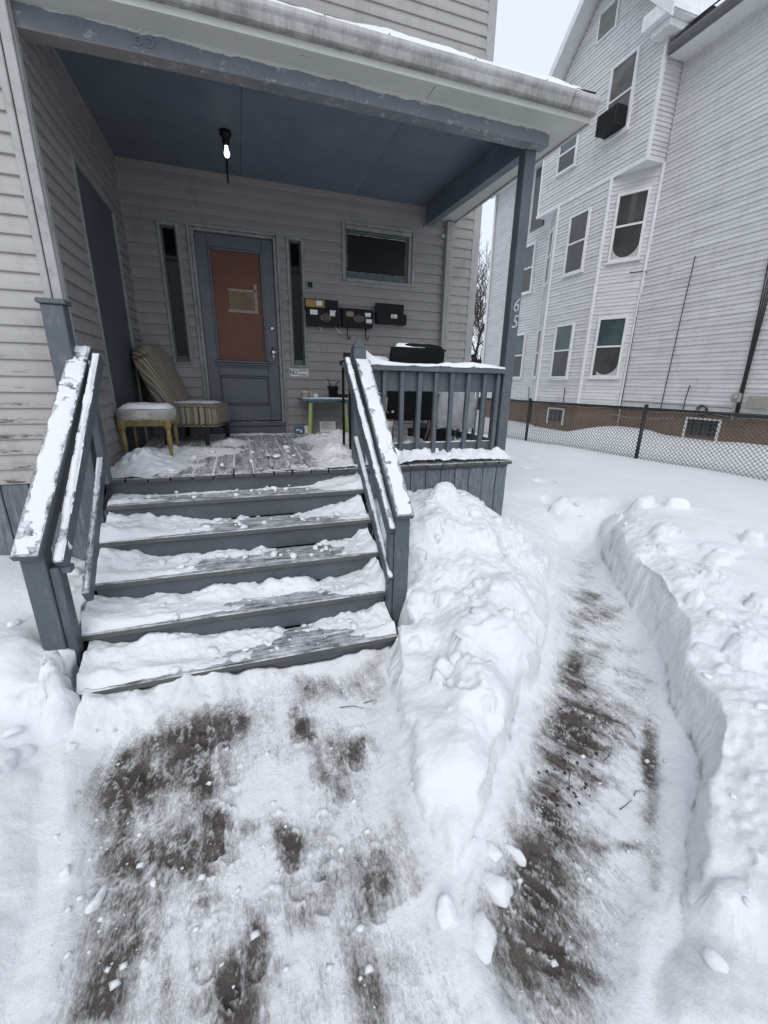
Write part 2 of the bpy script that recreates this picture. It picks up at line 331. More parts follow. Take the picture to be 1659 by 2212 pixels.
# ------------------------------------------------------------------ mesh builder and object helpers
class MB:
    def __init__(s): s.v = []; s.f = []
    def add(s, vs, fs):
        n = len(s.v); s.v += [tuple(map(float, p)) for p in vs]; s.f += [tuple(i+n for i in f) for f in fs]; return s
    def hexa(s, p):
        return s.add(p, [(0, 3, 2, 1), (4, 5, 6, 7), (0, 1, 5, 4), (1, 2, 6, 5), (2, 3, 7, 6), (3, 0, 4, 7)])
    def box(s, x0, x1, y0, y1, z0, z1, b=0.0):
        if b <= 0:
            return s.hexa([(x0, y0, z0), (x1, y0, z0), (x1, y1, z0), (x0, y1, z0), (x0, y0, z1), (x1, y0, z1), (x1, y1, z1), (x0, y1, z1)])
        return s.obox(np.array([(x0+x1)/2, (y0+y1)/2, (z0+z1)/2]), np.array([(x1-x0)/2, 0, 0]), np.array([0, (y1-y0)/2, 0]), np.array([0, 0, (z1-z0)/2]), b)
    def obox(s, c, A, B, Cc, b=0.003):
        """box from a centre and three half axes with chamfered edges"""
        c, A, B, Cc = (np.asarray(q, float) for q in (c, A, B, Cc)); la, lb, lc = (np.linalg.norm(q) for q in (A, B, Cc))
        b = min(b, la*0.45, lb*0.45, lc*0.45); ka, kb, kc = 1-b/la, 1-b/lb, 1-b/lc
        vs = []; ix = {}
        for sx in (-1, 1):
            for sy in (-1, 1):
                for sz in (-1, 1):
                    for w in range(3):
                        q = c+A*sx*(1 if w == 0 else ka)+B*sy*(1 if w == 1 else kb)+Cc*sz*(1 if w == 2 else kc)
                        ix[(sx, sy, sz, w)] = len(vs); vs.append(q)
        fs = []
        for g in (-1, 1):
            fs.append(tuple(ix[(g, a, d, 0)] for a, d in ((-1, -1), (1, -1), (1, 1), (-1, 1))))
            fs.append(tuple(ix[(a, g, d, 1)] for a, d in ((-1, -1), (1, -1), (1, 1), (-1, 1))))
            fs.append(tuple(ix[(a, d, g, 2)] for a, d in ((-1, -1), (1, -1), (1, 1), (-1, 1))))
        for p in (-1, 1):
            for q in (-1, 1):
                fs.append((ix[(p, q, -1, 0)], ix[(p, q, 1, 0)], ix[(p, q, 1, 1)], ix[(p, q, -1, 1)]))
                fs.append((ix[(p, -1, q, 0)], ix[(p, 1, q, 0)], ix[(p, 1, q, 2)], ix[(p, -1, q, 2)]))
                fs.append((ix[(-1, p, q, 1)], ix[(1, p, q, 1)], ix[(1, p, q, 2)], ix[(-1, p, q, 2)]))
                for r_ in (-1, 1): fs.append((ix[(p, q, r_, 0)], ix[(p, q, r_, 1)], ix[(p, q, r_, 2)]))
        return s.add(vs, fs)
    def plank(s, p0, p1, side, w, h, b=0.004):
        """board running from p0 to p1 (centre line), w wide along side, h thick"""
        p0, p1 = np.asarray(p0, float), np.asarray(p1, float); d = p1-p0; side = np.asarray(side, float)
        side = side-d*(side@d)/(d@d); side /= np.linalg.norm(side); up = np.cross(side, d); up /= np.linalg.norm(up)
        return s.obox((p0+p1)/2, d/2, side*w/2, up*h/2, b)
    def tube(s, pts, r, n=8, cap=True):
        pts = [np.asarray(p, float) for p in pts]; m = len(pts); rr = [r]*m if isinstance(r, (int, float)) else list(r)
        vs = []; prev = None
        for i, p in enumerate(pts):
            d = pts[min(i+1, m-1)]-pts[max(i-1, 0)]; d = d/(np.linalg.norm(d)+1e-12)
            a = prev if prev is not None else (np.array([0, 0, 1.0]) if abs(d[2]) < 0.9 else np.array([1.0, 0, 0]))
            a = a-d*(a@d); a /= np.linalg.norm(a)+1e-12; prev = a; b = np.cross(d, a)
            for k in range(n):
                t = 2*math.pi*k/n; vs.append(p+(a*math.cos(t)+b*math.sin(t))*rr[i])
        fs = [(i*n+k, i*n+(k+1) % n, (i+1)*n+(k+1) % n, (i+1)*n+k) for i in range(m-1) for k in range(n)]
        if cap: fs += [tuple(range(n))[::-1], tuple(range((m-1)*n, m*n))]
        return s.add(vs, fs)
    def lathe(s, prof, c, n=16, axis=(0, 0, 1)):
        ax = np.asarray(axis, float); ax /= np.linalg.norm(ax)
        a = np.array([1.0, 0, 0]) if abs(ax[0]) < 0.9 else np.array([0, 1.0, 0]); a = a-ax*(a@ax); a /= np.linalg.norm(a); b = np.cross(ax, a)
        c = np.asarray(c, float); vs = []
        for r_, h in prof:
            for k in range(n):
                t = 2*math.pi*k/n; vs.append(c+ax*h+(a*math.cos(t)+b*math.sin(t))*r_)
        m = len(prof)
        fs = [(i*n+k, i*n+(k+1) % n, (i+1)*n+(k+1) % n, (i+1)*n+k) for i in range(m-1) for k in range(n)]
        fs += [tuple(range(n))[::-1], tuple(range((m-1)*n, m*n))]
        return s.add(vs, fs)
    def prism(s, poly, off):
        """flat polygon (3-D points) pushed along off"""
        n = len(poly); off = np.asarray(off, float); p = [np.asarray(q, float) for q in poly]
        fs = [tuple(range(n))[::-1], tuple(range(n, 2*n))]+[(i, (i+1) % n, n+(i+1) % n, n+i) for i in range(n)]
        return s.add(p+[q+off for q in p], fs)
    def grid(s, P):
        nu, nv = len(P), len(P[0]); vs = [q for row in P for q in row]
        return s.add(vs, [(i*nv+j, (i+1)*nv+j, (i+1)*nv+j+1, i*nv+j+1) for i in range(nu-1) for j in range(nv-1)])
    def xf(s, fn): s.v = [tuple(map(float, fn(np.array(p)))) for p in s.v]; return s
    def mesh(s, name, mat, smooth=False):
        me = bpy.data.meshes.new(name); me.from_pydata(s.v, [], s.f); me.validate()
        import bmesh as _b
        bm = _b.new(); bm.from_mesh(me); _b.ops.recalc_face_normals(bm, faces=bm.faces); bm.to_mesh(bm_me := me); bm.free()
        if mat: me.materials.append(MATS[mat])
        if smooth: me.polygons.foreach_set('use_smooth', [True]*len(me.polygons))
        return me

ORG = {}
def _org(p): return ORG.get(p.name, np.zeros(3)) if p else np.zeros(3)
def put(name, me, parent=None, world=(0, 0, 0)):
    o = bpy.data.objects.new(name, me); COL.objects.link(o); w = np.asarray(world, float)
    if parent: o.parent = parent
    o.location = w-_org(parent); ORG[o.name] = w; return o
def part(name, mb, mat, parent, smooth=False): return put(name, mb.mesh(name, mat, smooth), parent)
def thing(name, label, cat, loc=(0, 0, 0), group=None):
    o = bpy.data.objects.new(name, None); o.empty_display_size = 0.1; COL.objects.link(o); o.location = loc; ORG[o.name] = np.asarray(loc, float)
    return tag(o, label, cat, group)
def tag(o, label, cat, group=None, kind=None):
    o['label'] = label; o['category'] = cat
    if group: o['group'] = group
    if kind: o['kind'] = kind
    return o
def single(name, mb, mat, label, cat, group=None, kind=None, smooth=False):
    return tag(put(name, mb.mesh(name, mat, smooth)), label, cat, group, kind)

# clapboards: each course of a wall is a board of its own, cut round the openings
_board = {}
def board_mesh(L_, v0, v1, e, mat, dutch, nrm, along, lap=0.019):
    key = (lap, round(L_, 3), round(v0, 3), round(v1, 3), e, mat, dutch, tuple(np.round(nrm, 3)), tuple(np.round(along, 3)))
    if key in _board: return _board[key]
    if dutch: prof = [(0, 0.019), (0.07*e, 0.020), (0.5*e, 0.0155), (0.85*e, 0.007), (1.0*e, 0.003)]
    else: prof = [(0, lap), (0.06*e, lap+.0005), (e, 0.003)]
    pts = [(v, w) for v, w in prof if v0 < v < v1]
    f = lambda v: float(np.interp(v, [p[0] for p in prof], [p[1] for p in prof]))
    pts = [(v0, f(v0))]+pts+[(v1, f(v1))]
    sec = [(v0, -0.012)]+pts+[(v1, -0.012)]
    up = np.array([0, 0, 1.0]); m = MB(); m.prism([nrm*w+up*v for v, w in sec], along*L_)
    _board[key] = m.mesh('clapboard', mat); return _board[key]
def clapboards(parent, origin, along, nrm, u0, u1, z0, z1, e, mat, holes=(), dutch=True, clip=None, name='clapboard', jitter=0.0, budget=None):
    """origin: a point of the wall plane at u = 0; holes: (u0, u1, z0, z1); clip(z) -> (u0, u1)"""
    origin, along, nrm = (np.asarray(q, float) for q in (origin, along, nrm)); k = 0; made = []
    while z0+k*e < z1-0.004:
        a = z0+k*e; b = min(a+e, z1); k += 1
        lo, hi = (u0, u1) if clip is None else clip((a+b)/2)
        if hi-lo < 0.03: continue
        cuts = sorted({a, b} | {z for h in holes for z in h[2:4] if a+0.004 < z < b-0.004})
        for c0, c1 in zip(cuts[:-1], cuts[1:]):
            segs = [(lo, hi)]
            for h in holes:
                if h[2] < (c0+c1)/2 < h[3]:
                    segs = [q for s_ in segs for q in ((s_[0], min(s_[1], h[0])), (max(s_[0], h[1]), s_[1])) if q[1]-q[0] > 0.01]
            for s0, s1 in segs:
                me = board_mesh(s1-s0, c0-a, c1-a, e, mat, dutch, nrm, along, 0.021 if k % 2 else 0.014)
                p = origin+along*s0; made.append((me, np.array([p[0], p[1], a])))
    for me, p in made:
        if jitter: p = p+nrm*rnd.uniform(-jitter, jitter)
        put(name, me, parent, p)
    return len(made)

def text_mesh(txt, size, mat, depth=0.003, shear=0.0, spacing=1.0, offset=0.0):
    cu = bpy.data.curves.new('lettering', 'FONT'); cu.body = txt; cu.size = size; cu.extrude = depth; cu.align_x = 'CENTER'; cu.align_y = 'CENTER'
    cu.shear = shear; cu.space_character = spacing; cu.offset = offset; cu.resolution_u = 3
    o = bpy.data.objects.new('tmp', cu); COL.objects.link(o); dg = bpy.context.evaluated_depsgraph_get()
    me = bpy.data.meshes.new_from_object(o.evaluated_get(dg)); bpy.data.objects.remove(o); bpy.data.curves.remove(cu)
    me.materials.clear(); me.materials.append(MATS[mat]); return me
def put_text(name, txt, size, mat, parent, world, facing='-y', sx=1.0, **k):
    me = text_mesh(txt, size, mat, **k)
    o = put(name, me, parent, world)
    o.rotation_euler = (math.pi/2, 0, 0); o.scale = (sx, 1, 1); return o

# snow lying on a surface: a grid in the plane (U, V) raised along up by a thickness field; bare where it is <= 0
def snow_sheet(name, O, U, V, nu, nv, thick, label, up=(0, 0, 1), category='snow', parent=None, group=None):
    O, U, V, up = (np.asarray(q, float) for q in (O, U, V, up)); lu, lv = np.linalg.norm(U), np.linalg.norm(V)
    s, t = np.meshgrid(np.linspace(0, 1, nu), np.linspace(0, 1, nv), indexing='ij')
    h = thick(s*lu, t*lv)
    P = O+s[..., None]*U+t[..., None]*V
    P = P+up*np.maximum(h, -0.002)[..., None]
    keep = (h[:-1, :-1] > 0) | (h[1:, :-1] > 0) | (h[:-1, 1:] > 0) | (h[1:, 1:] > 0)
    idx = np.arange(nu*nv).reshape(nu, nv)
    F = np.stack([idx[:-1, :-1], idx[1:, :-1], idx[1:, 1:], idx[:-1, 1:]], -1)[keep]
    used = np.unique(F); remap = -np.ones(nu*nv, int); remap[used] = np.arange(len(used))
    if len(F) == 0: return None
    return array_mesh(name, P.reshape(-1, 3)[used], remap[F], 'snow', label, category, parent, group)
def array_mesh(name, Vv, F, mat, label=None, category=None, parent=None, group=None, kind='stuff', attrs=None):
    me = bpy.data.meshes.new(name); Vv = np.ascontiguousarray(Vv, np.float32); F = np.ascontiguousarray(F, np.int32)
    me.vertices.add(len(Vv)); me.vertices.foreach_set('co', Vv.ravel())
    me.loops.add(F.size); me.loops.foreach_set('vertex_index', F.ravel())
    me.polygons.add(len(F)); me.polygons.foreach_set('loop_start', np.arange(0, F.size, F.shape[1], dtype=np.int32))
    me.polygons.foreach_set('loop_total', np.full(len(F), F.shape[1], np.int32))
    me.polygons.foreach_set('use_smooth', np.ones(len(F), bool))
    for k, a in (attrs or {}).items():
        at_ = me.attributes.new(k, 'FLOAT', 'POINT'); at_.data.foreach_set('value', np.ascontiguousarray(a, np.float32).ravel())
    me.update(calc_edges=True); me.validate(); me.materials.append(MATS[mat])
    o = put(name, me, parent)
    if label: tag(o, label, category, group, kind)
    elif kind: o['kind'] = kind
    return o
# ------------------------------------------------------------------ ground, paths and snow cover
def G(y): return -1.18+0.07*(np.minimum(y, -3.4)+3.4)
def gp(px, py, dz=0.0):
    z = -1.2
    for _ in range(14):
        P = at(px, py, z+dz); z = float(G(P[1]))
    return P
g2 = lambda l: [tuple(gp(*q)[:2]) for q in l]
LL = g2([(215, 1520), (160, 1640), (144, 1806), (137, 1942), (94, 2165)])
LR = g2([(846, 1440), (868, 1600), (893, 1733), (936, 1910), (990, 2080)])
RL = g2([(1215, 1185), (1192, 1350), (1165, 1430), (1130, 1560), (1100, 1660), (1030, 1900), (990, 2080)])
RR = g2([(1275, 1185), (1330, 1290), (1400, 1400), (1440, 1500), (1480, 1650), (1470, 1830), (1415, 1960), (1340, 2212)])
polyL = LL+[(-1.17, -5.3), (-1.2, -7.5), (0.3, -7.5), (0.2, -5.3)]+LR[::-1]+[(0.30, -3.4), (-1.30, -3.40)]
polyR = RL+[(0.1, -5.6), (0.1, -7.5), (0.5, -7.5)]+RR[::-1]
polyS = [(-1.40, -3.46), (0.37, -3.46), (0.40, -1.6), (-1.425, -1.6)]

def axis_pts(segs):
    a = [np.arange(s, e, d) for s, e, d in segs]; return np.concatenate(a)
def geo(a, b, n): return a+(b-a)*(np.linspace(0, 1, n)**2.2)
xs = np.concatenate([geo(-3.2, -60, 16)[::-1], axis_pts([(-3.19, -1.6, 0.02), (-1.6, 2.6, 0.0095), (2.6, 4.4, 0.018), (4.4, 9.3, 0.05)]), geo(9.3, 70, 16)])
ys = np.concatenate([geo(-6.2, -60, 14)[::-1], axis_pts([(-6.19, -5.1, 0.02), (-5.1, -2.3, 0.0095), (-2.3, -0.2, 0.02), (-0.2, 5.0, 0.06)]), geo(5.0, 120, 26)])
X, Y = np.meshgrid(xs, ys, indexing='ij')
def sdist(poly):
    """signed distance: negative inside"""
    d2 = np.full(X.shape, 1e9); ins = np.zeros(X.shape, bool); n = len(poly)
    for i in range(n):
        (ax, ay), (bx, by) = poly[i], poly[(i+1) % n]; ex, ey = bx-ax, by-ay
        t = np.clip(((X-ax)*ex+(Y-ay)*ey)/(ex*ex+ey*ey+1e-12), 0, 1)
        d2 = np.minimum(d2, (X-ax-t*ex)**2+(Y-ay-t*ey)**2)
        c = ((ay > Y) != (by > Y)); xi = ax+(Y-ay)*ex/(ey if abs(ey) > 1e-9 else 1e-9); ins ^= c & (X < xi)
    return np.where(ins, -1, 1)*np.sqrt(d2)
dL, dR, dS = sdist(polyL), sdist(polyR), sdist(polyS)
wob = 0.045*fbm(X, Y, 3.0, 4, 3)+0.05*fbm(X, Y, 1.6, 2, 4)*sstep(-3.2, -3.7, Y)+0.005*fbm(X, Y, 16, 2, 9)
dp = np.minimum(dL, dR)+wob
d = np.minimum(dp, dS)
# top of the snow and how softly it drops to the paths: (x, y, top, softness)
CTRL = np.array([
 (0.62, -2.45, -0.46, .10), (1.05, -2.45, -0.37, .25), (1.35, -2.5, -0.44, .28), (1.62, -2.6, -0.60, .30), (2.0, -2.5, -0.86, .35),
 (0.50, -2.8, -0.58, .07), (0.85, -2.8, -0.45, .2), (1.2, -2.9, -0.52, .28), (0.50, -3.2, -0.80, .06), (0.8, -3.15, -0.72, .15), (1.15, -3.2, -0.66, .28), (1.5, -3.1, -0.80, .3),
 (0.45, -3.5, -0.90, .05), (0.75, -3.45, -0.80, .08), (1.1, -3.5, -0.70, .16), (1.35, -3.45, -0.78, .17), (0.42, -3.8, -0.98, .08), (0.65, -3.75, -0.82, .08), (0.9, -3.8, -0.76, .15), (1.08, -3.78, -0.84, .16), (0.30, -4.05, -1.0, .09), (0.52, -4.1, -0.86, .10), (0.72, -4.1, -0.88, .16), (0.28, -4.35, -0.97, .13), (0.45, -4.33, -0.95, .16), (0.18, -4.6, -1.06, .16), (0.1, -4.78, -1.13, .18),
 (2.6, -1.9, -0.80, .3), (2.4, -1.2, -0.72, .3), (2.2, -2.1, -0.85, .3), (3.0, -2.2, -0.70, .22), (3.3, -1.2, -0.70, .2), (3.4, -2.8, -0.68, .14), (2.85, -3.1, -0.68, .12), (2.45, -3.7, -0.74, .09), (2.1, -4.2, -0.80, .09), (1.75, -4.65, -0.86, .08), (1.4, -4.95, -0.93, .10), (1.05, -5.1, -1.02, .12), (0.75, -5.25, -1.08, .2),
 (3.4, -3.8, -0.74, .12), (3.0, -4.6, -0.84, .12), (2.2, -5.2, -0.92, .12), (4.5, -2.0, -0.72, .2), (4.5, -4, -0.78, .2), (6, 0, -0.72, .2), (6, -3, -0.74, .2), (6, 3, -0.74, .2), (4, 2, -0.74, .2), (7.5, 0, -0.66, .2), (8.9, -0.5, -0.53, .2), (8.9, 1.3, -0.58, .2), (8.9, 2.6, -0.50, .2), (8.9, 4.5, -0.78, .2), (8.9, 8, -0.78, .2), (9, -3, -0.55, .2), (7, 5, -0.78, .2),
 (-1.8, -2.4, -0.69, .2), (-2.4, -2.4, -0.66, .3), (-1.55, -2.7, -0.72, .06), (-1.50, -3.25, -0.84, .05), (-1.53, -3.42, -0.88, .08), (-1.68, -3.3, -0.78, .12), (-1.75, -3.7, -0.92, .35), (-1.55, -3.7, -1.00, .3), (-1.6, -4.2, -1.02, .35), (-1.5, -4.7, -1.05, .25), (-2.2, -3.4, -0.78, .4), (-2.6, -4.4, -0.9, .4), (-3.5, -3, -0.68, .4), (-3, -5.5, -0.95, .4), (-10, -4, -0.7, .4), (-8, -10, -0.8, .4), (10, -10, -0.8, .4), (20, 20, -0.75, .4), (-10, 30, -0.7, .4), (5, 40, -0.6, .4)])
num = np.zeros(X.shape); den = np.zeros(X.shape); sof = np.zeros(X.shape)
for cx, cy, ct, cs in CTRL:
    w = 1.0/(((X-cx)**2+(Y-cy)**2)+0.006)**1.9
    num += w*ct; sof += w*cs; den += w
top = num/den; soft = sof/den
g = G(Y)
near = sstep(5.0, 2.0, np.hypot(X-0.6, Y+3.6)); inyard = ((X > 1.8) & (Y < -1.6)) | (X < 2.2)
lum = np.where(inyard, 1.0, 0.12)*near
mound = sstep(0.0, 0.15, dp)*sstep(0.2, 0.5, X)*sstep(-2.0, -2.3, Y)*sstep(2.3, 1.9, X)
fineok = sstep(0.06, 0.15, d)
disturbed = np.clip(mound+0.7*sstep(0.6, 0.1, d)*sstep(-1.1, -1.35, X)*sstep(-4.1, -3.6, Y)+0.75*sstep(0.8, 0.25, dp)*sstep(0.9, 1.4, X)*sstep(-5.6, -4.9, Y), 0, 1)   # thrown, lumpy snow
top = top+0.03*fbm(X, Y, 1.6, 3, 21)*near+disturbed*(0.045*fbm(X, Y, 4.5, 4, 31)+fineok*(0.020*np.abs(fbm(X, Y, 11, 4, 37, .6))+0.006*fbm(X, Y, 42, 2, 39)))+0.012*fbm(X, Y, 7, 3, 41)*lum*0.5*fineok
expo = 1-np.exp(-np.maximum(d, 0)/np.maximum(soft, 0.03)*1.25); cut = 0.9*sstep(0, 0.075, d)+0.1*sstep(0.05, 0.30, d)
hard = sstep(0.20, 0.11, soft)
prof = (expo*(1-hard)+cut*hard)*sstep(0, 0.02, d)
h = g+(top-g)*prof
# clods: thrown lumps of snow on the banks
R2 = np.random.RandomState(11)
def bump_at(cx, cy, rx, ry, ang, amp, p=2.6, arr=None):
    r_ = max(rx, ry)*1.05
    i0, i1 = np.searchsorted(xs, cx-r_), np.searchsorted(xs, cx+r_); j0, j1 = np.searchsorted(ys, cy-r_), np.searchsorted(ys, cy+r_)
    if i1-i0 < 2 or j1-j0 < 2: return None
    x, y = X[i0:i1, j0:j1]-cx, Y[i0:i1, j0:j1]-cy; c, s_ = math.cos(ang), math.sin(ang)
    u, v = np.abs(x*c+y*s_)/rx, np.abs(-x*s_+y*c)/ry
    q = (u**p+v**p)
    return (slice(i0, i1), slice(j0, j1)), amp*np.sqrt(np.maximum(0, 1-q))
cand = np.argwhere((disturbed > 0.35) & (d > 0.13))
for k in R2.choice(len(cand), 300):
    i, j = cand[k]; r_ = 0.012+0.05*R2.rand()**3
    q = bump_at(X[i, j], Y[i, j], r_*R2.uniform(.8, 1.5), r_*R2.uniform(.6, 1), R2.rand()*3.14, r_*R2.uniform(.35, .75))
    if q: h[q[0]] = np.maximum(h[q[0]], h[i, j]+q[1]-r_*0.12*(q[1] <= 0)-(q[1] <= 0)*1.0)
# larger slabs of crust thrown on top of the banks
for px, py, z, rx, ry, a, am in [(1390, 1085, -.66, .16, .08, .3, .10), (1460, 1095, -.68, .12, .07, -.4, .10), (1330, 1090, -.66, .12, .08, .9, .09), (1440, 1150, -.68, .13, .10, .4, .06), (1555, 1205, -.72, .14, .07, .2, .05), (1625, 1165, -.72, .10, .08, .6, .09), (1530, 1250, -.76, .05, .05, .2, .06), (1500, 1300, -.8, .05, .04, .2, .06), (1640, 1310, -.78, .07, .06, .4, .08), (1210, 1065, -.66, .11, .07, .2, .10), (960, 1068, -.40, .13, .07, .1, .09), (1030, 1095, -.48, .07, .06, .1, .06), (1600, 1420, -.86, .1, .07, .2, .05), (1560, 1180, -.7, .2, .1, .1, .04)]:
    P = at(px, py, z); q = bump_at(P[0], P[1], rx, ry, a, am, 3.2)
    if q: h[q[0]] += q[1]
# boot prints and shovel dents in the mound and the far trail
for px, py, z, rx, ry, a, am in [(1118, 1312, -.78, .075, .17, .5, .05), (988, 1470, -.95, .06, .13, .3, .05), (1032, 1425, -.93, .04, .07, .3, .03), (940, 1160, -.62, .06, .06, 0, .03), (1030, 1250, -.7, .09, .06, 0, .03),
    (1150, 1015, -.74, .10, .16, .4, .07), (1175, 1045, -.74, .1, .14, .5, .07), (1130, 995, -.74, .1, .16, .5, .07), (1195, 1070, -.74, .09, .15, .5, .06), (1108, 990, -.74, .12, .3, .4, .04), (1160, 990, -.74, .1, .1, .5, .04)]:
    P = at(px, py, z); q = bump_at(P[0], P[1], rx, ry, a, am)
    if q: h[q[0]] -= q[1]*(1 if am > .03 else 1)
# shovelled cliff faces get vertical flutes
h += sstep(0.06, 0.10, d)*sstep(0.35, 0.12, d)*0.010*fbm(X, Y, 14, 3, 77)*near
# the paths: a thin trampled layer, bare in patches
ins = sstep(0.02, -0.05, dp)
edge = sstep(-0.22, 0.0, np.minimum(dp, 1))*(dp < 0.02)
PATCH = [(520, 1545, 28, 30, .6), (440, 1575, 60, 36, .9), (390, 1640, 50, 35, .5), (330, 1690, 50, 40, .85), (275, 1722, 55, 38, .97), (195, 1782, 60, 40, .9), (420, 1850, 40, 22, .75), (330, 1875, 65, 28, .97), (250, 1905, 60, 32, .9), (185, 1945, 50, 40, .97), (140, 2000, 36, 50, .8), (265, 1990, 40, 50, .75), (240, 2060, 48, 60, 1.0), (250, 2130, 45, 50, .9), (180, 2120, 60, 60, .6), (450, 1690, 30, 40, .7), (443, 1780, 30, 18, .6), (700, 1501, 50, 16, .6), (815, 1462, 40, 28, .95), (818, 1500, 16, 40, .9), (656, 1575, 16, 34, .75), (629, 1829, 30, 28, 1.0), (727, 1627, 30, 40, .6),
  (740, 1700, 30, 70, .55), (865, 1905, 75, 60, 1.0), (870, 1800, 34, 80, .7), (915, 1890, 30, 60, .8), (545, 2150, 45, 60, 1.0), (490, 2180, 40, 50, .8), (800, 2140, 30, 60, .8), (770, 2060, 40, 40, .5), (800, 1620, 60, 22, .7), (440, 1960, 30, 20, .5), (540, 2050, 20, 40, .5), (640, 1940, 35, 30, .4), (740, 1930, 40, 50, .6), (560, 1780, 20, 16, .6), (380, 1830, 70, 40, .4), (330, 1880, 60, 30, .6), (600, 1480, 40, 14, .35),
  (1222, 1545, 55, 42, .95), (1235, 1430, 26, 42, .85), (1205, 1635, 55, 42, .9), (1270, 1700, 30, 30, .6), (1160, 1700, 45, 40, .8), (1100, 1960, 85, 60, .95), (1180, 1850, 70, 60, .75), (1140, 1800, 60, 46, .8), (1090, 1880, 50, 50, .7), (1170, 1960, 90, 60, .7), (1110, 2150, 90, 60, .6), (1150, 2080, 110, 60, .75), (1260, 2160, 70, 60, .6), (1404, 1690, 11, 120, 1.0), (1405, 1600, 10, 50, .8), (1412, 1890, 9, 70, .75), (1345, 1835, 50, 9, .8), (1340, 1330, 45, 16, .65), (1270, 1292, 34, 9, .6), (1395, 1375, 26, 22, .6), (1300, 1230, 25, 8, .5), (1310, 1620, 40, 20, .45), (1230, 1340, 30, 14, .4), (1010, 2050, 40, 40, .6), (1320, 1560, 50, 16, .4), (1290, 1420, 30, 14, .5), (1380, 1500, 18, 30, .4)]
bare = np.zeros(X.shape); dirt = np.zeros(X.shape)
wx, wy = X+0.10*fbm(X, Y, 5, 5, 51, .6), Y+0.10*fbm(X, Y, 5, 5, 61, .6)
for px, py, rx, ry, s_ in PATCH:
    c = gp(px, py)[:2]; ex = gp(px+rx, py)[:2]-c; ey = gp(px, py+ry)[:2]-c
    A = np.linalg.inv(np.array([[ex[0], ey[0]], [ex[1], ey[1]]]))
    wq, wr = (X+0.012*fbm(X, Y, 9, 4, 57), Y) if min(rx, ry) < 13 else (wx, wy)
    u = A[0, 0]*(wq-c[0])+A[0, 1]*(wr-c[1]); v = A[1, 0]*(wq-c[0])+A[1, 1]*(wr-c[1]); q = u*u+v*v
    s_ = s_*(sstep(-4.705, -4.695, Y)*sstep(0.075, 0.055, X+0.05*(Y+4.7)) if 840 < px < 930 and py > 1780 else 1.0)*(sstep(-0.815, -0.85, X+0.02*fbm(X, Y, 9, 3, 55)) if px < 300 and py > 1880 else 1.0)
    bare = 1-(1-bare)*(1-np.minimum(s_, .97)*np.exp(-q*0.45)); dirt = np.maximum(dirt, s_*np.exp(-q*0.30))
def aniso(dx, dy, fa, fc, seed, gain=0.6):
    n_ = math.hypot(dx, dy); dx, dy = dx/n_, dy/n_; a, b = X*dx+Y*dy, -X*dy+Y*dx
    return fbm(a*fa, b*fc, 1.0, 5, seed, gain)
sweepL = 0.6*aniso(0.12, -1, 1.6, 13, 71)+0.6*aniso(0.75, 0.65, 2.0, 11, 72)            # the shovel's strokes
dv = gp(1400, 1500)-gp(1250, 1440); sweepR = 0.85*aniso(dv[0], dv[1], 1.8, 15, 73)+0.3*fbm(X, Y, 8, 4, 74)
sw = np.where(dR < 0, sweepR+0.14, sweepL)
blot = fbm(X, Y, 2.0, 4, 83); crust = np.abs(np.where(dR < 0, aniso(dv[0], dv[1], 3, 16, 84), aniso(0.3, -1, 4, 12, 85)))
bare = np.clip(bare*(0.86+0.6*sw)+0.36*np.maximum(sw, 0)+np.where(dR < 0, 0.12, 0.10)+0.26*blot, 0, 1)*(0.55+0.45*sstep(0.01, 0.07, crust))*ins*(1-0.85*edge)
dirt = np.clip(dirt*0.8+0.22*np.maximum(fbm(X, Y, 3, 3, 81), 0), 0, 1)*ins
h = np.where(dp < 0, g+0.012+0.0045*fbm(X, Y, 7, 4, 91)+0.004*sstep(0.07, 0.0, crust)+0.055*edge**2-0.012*sstep(.9, 1.0, bare), h)
# snow left against the foot of the lowest riser
kick = sstep(-3.74, -3.47, Y)*np.clip(0.35+0.9*fbm(X, Y*0.3, 2.4, 4, 121)+0.6*sstep(-0.5, -0.9, X)-0.5*sstep(0.5, 0.0, np.abs(X+0.35)), 0.1, 1.3)*((X > -1.5) & (X < 0.45) & (Y < -3.40))
h = np.where(dS > 0, h+0.095*kick*(1+0.4*fbm(X, Y, 11, 4, 123)), h); bare = bare*(1-np.clip(kick*1.6, 0, 1))
# boot prints with tread bars pressed into the thin layer
for k in range(16):
    px, py = R2.uniform(430, 850), R2.uniform(1560, 2150); P = gp(px, py); a = R2.uniform(-.5, .3)
    q = bump_at(P[0], P[1], .045, .13, a, 1.0, 3)
    if q:
        x_, y_ = X[q[0]]-P[0], Y[q[0]]-P[1]; v_ = -x_*math.sin(a)+y_*math.cos(a)
        rim = (q[1] > 0)*(1-sstep(0.25, 0.6, q[1])); h[q[0]] += 0.012*rim-0.004*sstep(.3, .7, q[1])*sstep(-.3, .3, np.sin(v_*110)); bare[q[0]] = np.clip(bare[q[0]]+0.16*sstep(.3, .7, q[1])-.25*rim, 0, 1)
